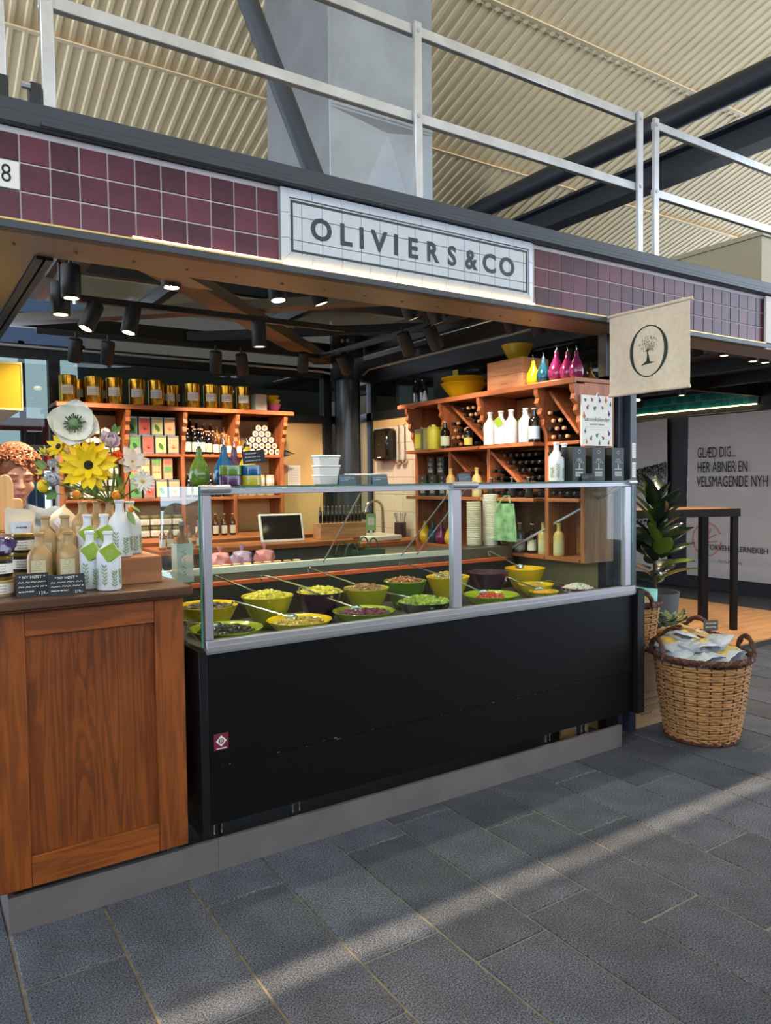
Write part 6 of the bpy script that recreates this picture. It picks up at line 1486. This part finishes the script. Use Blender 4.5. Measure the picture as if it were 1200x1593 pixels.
# ------------------------------------------------------------------ rubber plant and herbs
RUB = mat('rubber_leaf_dark', (34,52,38), .22, coat=.3); RUBL = mat('rubber_leaf_lime', (124,150,56), .3, coat=.2)
pl = thing('rubber_plant', 'rubber plant with glossy dark leaves in a grey planter', 'plant', (4.95, 1.10, .06))
MB().lathe([(.13,0),(.15,.01),(.185,.52),(.19,.55),(.175,.55),(.165,.50),(.001,.49)], 28, cap1=False).build('planter', mat('grey_planter', (96,98,100), .6), pl)
MB().tube([(0,0,.45),(.01,.02,.8),(-.01,0,1.15),(0,0,1.30)], [.016,.013,.01,.006], 8).build('stem', mat('brown_stem', (76,58,40), .7), pl)
rr = random.Random(14)
for i in range(36):
    z = .60+.74*i/36; a = i*2.4+.6; L = rr.uniform(.24,.31)*(1 if i < 31 else .8); el = .45+.75*i/36+rr.uniform(-.2,.2)
    mb = petal(L, L*.52, -.25, .12, 4, 8); o = mb.build('leaf', RUBL if i % 5 == 2 else RUB, pl)
    o.matrix_local = Matrix.Translation((.02*math.cos(a), .02*math.sin(a), z)) @ Matrix.Rotation(a, 4, 'Z') @ Matrix.Rotation(-el, 4, 'Y') @ Matrix.Rotation(rr.uniform(-.7,.7), 4, 'X') @ Matrix.Translation((.03,0,0))
hb = thing('herb_pot', 'leafy green herb pot standing behind the baskets', 'plant', (4.58, .68, 0))
MB().lathe([(.10,0),(.13,.40),(.135,.41),(.12,.41),(.115,.38),(.001,.37)], 22, cap1=False).build('pot', mat('dark_herb_pot', (58,60,58), .6), hb)
hl = petal(.07, .035, .1, .15, 3, 4).mesh('leaf', mat('herb_leaf', (64,98,52), .5))
for i in range(60):
    a = rr.uniform(0, 6.28); q = rr.uniform(0,.13); o = ob('leaf', hl, hb); o.matrix_local = Matrix.Translation((q*math.cos(a), q*math.sin(a),   .40+rr.uniform(0,.12))) @ Matrix.Rotation(a+rr.uniform(-.6,.6), 4, 'Z') @ Matrix.Rotation(rr.uniform(-.7,.2), 4, 'Y')

# ================================================================== LEFT SIDE: lantern, street view, shop assistant
ln = thing('yellow_lantern', 'yellow paper box lantern hanging under the side soffit', 'lantern', (.07, 1.5, 1.946))
YLP = mat('yellow_lantern_paper', (214,172,16), .7, bump=.2, bs=20)
MB().box(-.24,.213,-.002,.0,0,.24).box(.211,.213,0,.9,0,.24).box(-.24,-.238,0,.9,0,.24).box(-.24,.213,.9,.902,0,.24).build('shade', YLP, ln, smooth=False)
MB().box(-.242,.216,-.004,-.0021,-.006,.006).box(-.242,.216,-.004,-.0021,.232,.244).box(.211,.217,-.004,-.0021,.006,.232).build('paper_trim', mat('pale_yellow_trim', (232,220,150), .7), ln, smooth=False)
MB().box(-.236,.209,.004,.896,.0,.002).build('diffuser', mat('cream_diffuser', (224,206,176), .7), ln, smooth=False)
for y in (.1,.8): MB().tube([(0,y,.24),(0,y,.468)], .003, 5).build('cord', BLACK, ln)
MB().box(-.24,.213,.09,.11,.23,.24).box(-.24,.213,.79,.81,.23,.24).build('top_bar', BLACK, ln)
rd = thing('red_banner', 'red banner with white mark outside the back window', 'banner', (1.27, 7.0, 0))
MB().box(-.075,.30,-.01,.01,1.72,2.35).box(-1.2,-.08,-.01,.01,2.20,2.34).build('cloth', mat('red_banner_cloth', (190,30,50), .7), rd, smooth=False)
MB().add([(-.02,-.012,2.08),(.05,-.012,1.98),(.03,-.012,1.94),(-.03,-.012,2.05)],[(0,1,2,3)]).build('white_mark', WHITE, rd, smooth=False)
MB().tube([(.29,0,0),(.29,0,2.4)], .02, 8).build('pole', BLACK, rd); MB().tube([(-1.2,0,2.34),(.29,0,2.34)], .012, 6).build('cross_rod', BLACK, rd)
bw_ = thing('street_window', 'blue-grey glazed shopfront outside the back window', 'window', (1.04, 7.12, 0))
MB().box(-.02,.18,0,.03,.25,2.2).build('glass_leaf', mat('blue_grey_glass', (58,84,120), .2), bw_, smooth=False)
for x in (-.02,.08,.17): MB().box(x-.008,x+.008,-.012,.0,.25,2.2).build('mullion', mat('pale_mullion', (120,150,180), .4), bw_, smooth=False)

# ------------------------------------------------------------------ the shop assistant
SKIN = mat('skin', (214,156,126), .5, sub=.05, noise=.06, ns=14)
def remesh(mb, name, m, parent, vox, smooth_it=6):
    me = mb.mesh(name, m, smooth=True); o = ob(name, me, parent)
    md = o.modifiers.new('r', 'REMESH'); md.mode = 'VOXEL'; md.voxel_size = vox; md.use_smooth_shade = True
    s2 = o.modifiers.new('s', 'SMOOTH'); s2.iterations = smooth_it; s2.factor = .5
    bpy.context.view_layer.update(); dg_ = bpy.context.evaluated_depsgraph_get()
    nme = bpy.data.meshes.new_from_object(o.evaluated_get(dg_)); o.modifiers.clear(); o.data = nme
    if not nme.materials: nme.materials.append(m)
    nme.polygons.foreach_set('use_smooth', [True]*len(nme.polygons)); return o
pe = thing('person', 'shop assistant with curly auburn hair looking down behind the counter', 'person', (.205, 1.22, .012), .10)
HZ = 1.585           # centre of the head above the feet
tilt = Matrix.Translation((0,0,HZ-.10)) @ Matrix.Rotation(.30, 4, 'X') @ Matrix.Translation((0,0,-(HZ-.10)))
def hp(x, y, z): return tilt @ Vector((x, y, z))
R3 = tilt.to_3x3()
bd = MB()
bd.sphere(hp(0,.012,HZ+.02), .092, 20, 14, (.84,1.06,1.12), R3)
bd.sphere(hp(0,-.022,HZ-.035), .070, 18, 12, (.92,.95,1.25), R3)
bd.sphere(hp(0,-.055,HZ-.100), .030, 12, 8, (1.1,.9,.8), R3)
for s in (-1,1):
    bd.sphere(hp(s*.040,-.058,HZ-.035), .030, 12, 8, (1,.8,1), R3)
    bd.sphere(hp(s*.080,.010,HZ-.015), .024, 10, 8, (.35,.7,1.25), R3)
    bd.sphere(hp(s*.032,-.078,HZ+.030), .024, 10, 8, (1.25,.5,.4), R3)
bd.tube([hp(0,-.084,HZ+.022), hp(0,-.096,HZ-.005), hp(0,-.108,HZ-.028), hp(0,-.092,HZ-.036)], [.009,.011,.014,.010], 10)
for s in (-1,1): bd.sphere(hp(s*.012,-.094,HZ-.030), .009, 8, 6)
bd.sphere(hp(0,-.084,HZ-.064), .020, 10, 8, (1.3,.5,.55), R3)
bd.tube([(0,.022,1.30),(0,.014,1.42),hp(0,.02,HZ-.08)], [.066,.050,.052], 14)
bd.sphere((0,.02,1.14), .16, 18, 12, (1.12,.70,1.32)); bd.sphere((0,.02,.93), .15, 16, 12, (1.10,.75,1.0))
SHO = {-1: ((-.19,.03,1.36),(-.235,.0,1.10),(-.16,-.20,1.19)), 1: ((.19,.03,1.36),(.235,.0,1.10),(.13,-.22,1.13))}
def hand(mb, wr, d, up, side_):
    d = Vector(d).normalized(); up = Vector(up).normalized(); lat = d.cross(up).normalized()*side_
    wr = Vector(wr); mb.sphere(wr+d*.045, .040, 12, 9, (1,1,1)); 
    mb.tube([wr, wr+d*.04, wr+d*.08], [.026,.034,.032], 10)
    for i, (o_, L) in enumerate(((-.027,.064),(-.009,.074),(.009,.070),(.026,.056))):
        b0 = wr+d*.082+lat*o_; mb.tube([b0, b0+d*L*.45-up*.006, b0+d*L*.78-up*.020, b0+d*L-up*.038], [.0095,.009,.0085,.007], 8)
    tb0 = wr+d*.035-lat*.030; mb.tube([tb0, tb0-lat*.020+d*.022-up*.008, tb0-lat*.022+d*.050-up*.016], [.012,.0105,.008], 8)
for s in (-1,1):
    a, b, c = [Vector(q) for q in SHO[s]]
    bd.tube([a, a.lerp(b,.5), b], [.055,.047,.042], 12); bd.sphere(b, .042, 10, 8); bd.tube([b, b.lerp(c,.45), c], [.041,.038,.026], 12)
    hand(bd, c, (c-b), (0,0,1), s)
for s in (-1,1):
    bd.tube([(s*.085,.02,.92),(s*.095,.01,.50),(s*.095,.03,.09)], [.085,.058,.040], 12)
    bd.tube([(s*.095,.045,.045),(s*.10,-.06,.035),(s*.105,-.15,.028)], [.042,.040,.026], 10)
body = remesh(bd, 'body', SKIN, pe, .0065, 4)
sh = MB()
sh.sphere((0,.02,1.16), .185, 18, 12, (1.10,.74,1.22)); sh.sphere((0,.02,.95), .172, 16, 12, (1.10,.80,1.15)); sh.tube([(-.15,.03,1.345),(0,.025,1.395),(.15,.03,1.345)], [.065,.075,.065], 12)
for s in (-1,1):
    a, b, c = [Vector(q) for q in SHO[s]]; sh.sphere(a, .072, 12, 9); sh.tube([a, a.lerp(b,.5), b], [.070,.060,.054], 12); sh.sphere(b, .053, 10, 8); sh.tube([b, b.lerp(c,.6)], [.052,.046], 12)
remesh(sh, 'shirt', mat('grey_blue_shirt', (86,96,108), .85, noise=.1, ns=20), pe, .010, 5)
tr_ = MB()
for s in (-1,1): tr_.tube([(s*.08,.02,.98),(s*.095,.012,.50),(s*.095,.03,.10)], [.108,.078,.062], 14)
tr_.sphere((0,.02,.93), .165, 14, 10, (1.08,.82,.7))
remesh(tr_, 'trousers', mat('dark_trousers', (38,40,46), .85), pe, .012, 4)
for s in (-1,1): MB().tube([(s*.095,.055,.045),(s*.10,-.06,.042),(s*.105,-.165,.034)], [.048,.050,.032], 12).sphere((s*.095,.05,.05), .052, 12, 8).build('shoe', mat('black_shoe', (24,24,26), .5), pe)
HAIR = mat('auburn_hair', (134,78,42), .5, noise=.5, ns=60)
hr = random.Random(17); hm = MB(); hm.sphere(hp(0,.030,HZ+.048), .104, 18, 12, (.95,1.02,1.0), R3)
for k in range(330):
    a = hr.uniform(0, 2*PI); el = hr.uniform(-.45, 1.5); d = Vector((math.cos(a)*math.cos(el), math.sin(a)*math.cos(el), math.sin(el)))
    p0 = Vector((0,.028,HZ+.045))+Vector((d.x*.098, d.y*.104, d.z*.103))
    if d.y < -.30 and p0.z < HZ+.075: continue
    if abs(d.x) < .75 and d.y < -.1 and p0.z < HZ+.06: continue
    rad_ = hr.uniform(.008,.015); u = d.orthogonal().normalized(); v = d.cross(u); ph = hr.uniform(0, 6)
    hm.tube([hp(*(p0+d*(.004+.0035*i)+u*rad_*math.cos(ph+i*1.25)+v*rad_*math.sin(ph+i*1.25)-Vector((0,0,.0025*i)))) for i in range(7)], [.006,.0075,.008,.008,.007,.006,.003], 5)
hm.build('hair', HAIR, pe)
for s in (-1,1):
    MB().sphere(hp(s*.034,-.0835,HZ+.008), .0125, 12, 8, (1.25,.5,.62), R3).build('eyelid', mat('eyelid_skin', (186,122,100), .5), pe)
    MB().tube([hp(s*.016,-.0905,HZ+.002), hp(s*.034,-.0925,HZ-.0015), hp(s*.052,-.083,HZ+.003)], [.0012,.002,.001], 5).build('lashes', mat('dark_lashes', (50,30,24), .7), pe)
    MB().tube([hp(s*.014,-.0935,HZ+.030), hp(s*.036,-.0925,HZ+.036), hp(s*.058,-.078,HZ+.029)], [.003,.0034,.0015], 6).build('eyebrow', mat('brown_brow', (112,70,46), .8), pe)
MB().tube([hp(-.025,-.085,HZ-.067), hp(-.008,-.0955,HZ-.0625), hp(0,-.096,HZ-.064), hp(.008,-.0955,HZ-.0625), hp(.025,-.085,HZ-.067)], [.0015,.005,.005,.005,.0015], 8).tube([hp(-.020,-.085,HZ-.071), hp(0,-.0945,HZ-.074), hp(.020,-.085,HZ-.071)], [.0015,.006,.0015], 8).build('lips', mat('lips', (176,92,84), .45), pe)

# ================================================================== LOW GIFT TABLE BEHIND THE CASE
GZ = 1.045
gt = thing('gift_table', 'low wooden gift table between the case and the till', 'table', (1.50, 1.25, .012))
MB().box(-.36, .36, -.16, .16, GZ-.042, GZ-.012).build('table_top', SHELFX, gt, bevel=.003)
for x in (-.33, .33):
    for y in (-.13, .13): MB().box(x-.02, x+.02, y-.02, y+.02, 0, GZ-.042).build('leg', SHELF, gt)
CELL = [mat('pink_cellophane', (206,140,150), .2, coat=.6), mat('lilac_cellophane', (170,150,186), .2, coat=.6)]
for i, (x, y, lb) in enumerate(((1.27,1.30,'pink cellophane gift bag on the low gift table'),(1.41,1.32,'lilac cellophane gift bag on the low gift table'),(1.55,1.31,'small pink cellophane bag beside the lilac one'))):
    t = thing('gift_bag', lb, 'bag', (x, y, GZ)); crumple(MB(), (0,0,.052), .060, .048, .052, 30+i, 22, 12, .14).build('bag_body', CELL[i % 2], t)
    MB().lathe([(.010,.098),(.006,.108),(.020,.135),(.018,.136)], 10, cap0=False, cap1=False).build('gathered_top', CELL[i % 2], t)
JK = jar_me(.024, .050, mat('amber_spice_jar', (150,92,40), .2, coat=.6)); JK[1].materials.clear(); JK[1].materials.append(mat('cork_lid', (206,170,116), .7))
for i in range(9): jar(1.18+i*.062, 1.13, GZ, JK, 'little cork-lidded spice jar in the row on the gift table', 'spice jars on the gift table')
for i in range(5): cyl_thing('vinegar_bottle', 'small honey coloured bottle on the till table end', 'bottle', 1.16+i*.062, 2.06+.03*(i % 2), 1.115, 'bottles on the till table', BT4)

# ------------------------------------------------------------------ lettering becomes mesh
bpy.context.view_layer.update()
dg = bpy.context.evaluated_depsgraph_get()
for o in TEXTS:
    me = bpy.data.meshes.new_from_object(o.evaluated_get(dg))
    n = bpy.data.objects.new(o.name, me); nm = o.name; C.objects.link(n)
    n.parent = o.parent; n.location = o.location; n.rotation_euler = o.rotation_euler; n.scale = o.scale
    if 'fit' in o.keys():
        w = max(v.co.x for v in me.vertices)-min(v.co.x for v in me.vertices); n.scale = (o['fit']/w, 1, 1)
    bpy.data.objects.remove(o); n.name = nm
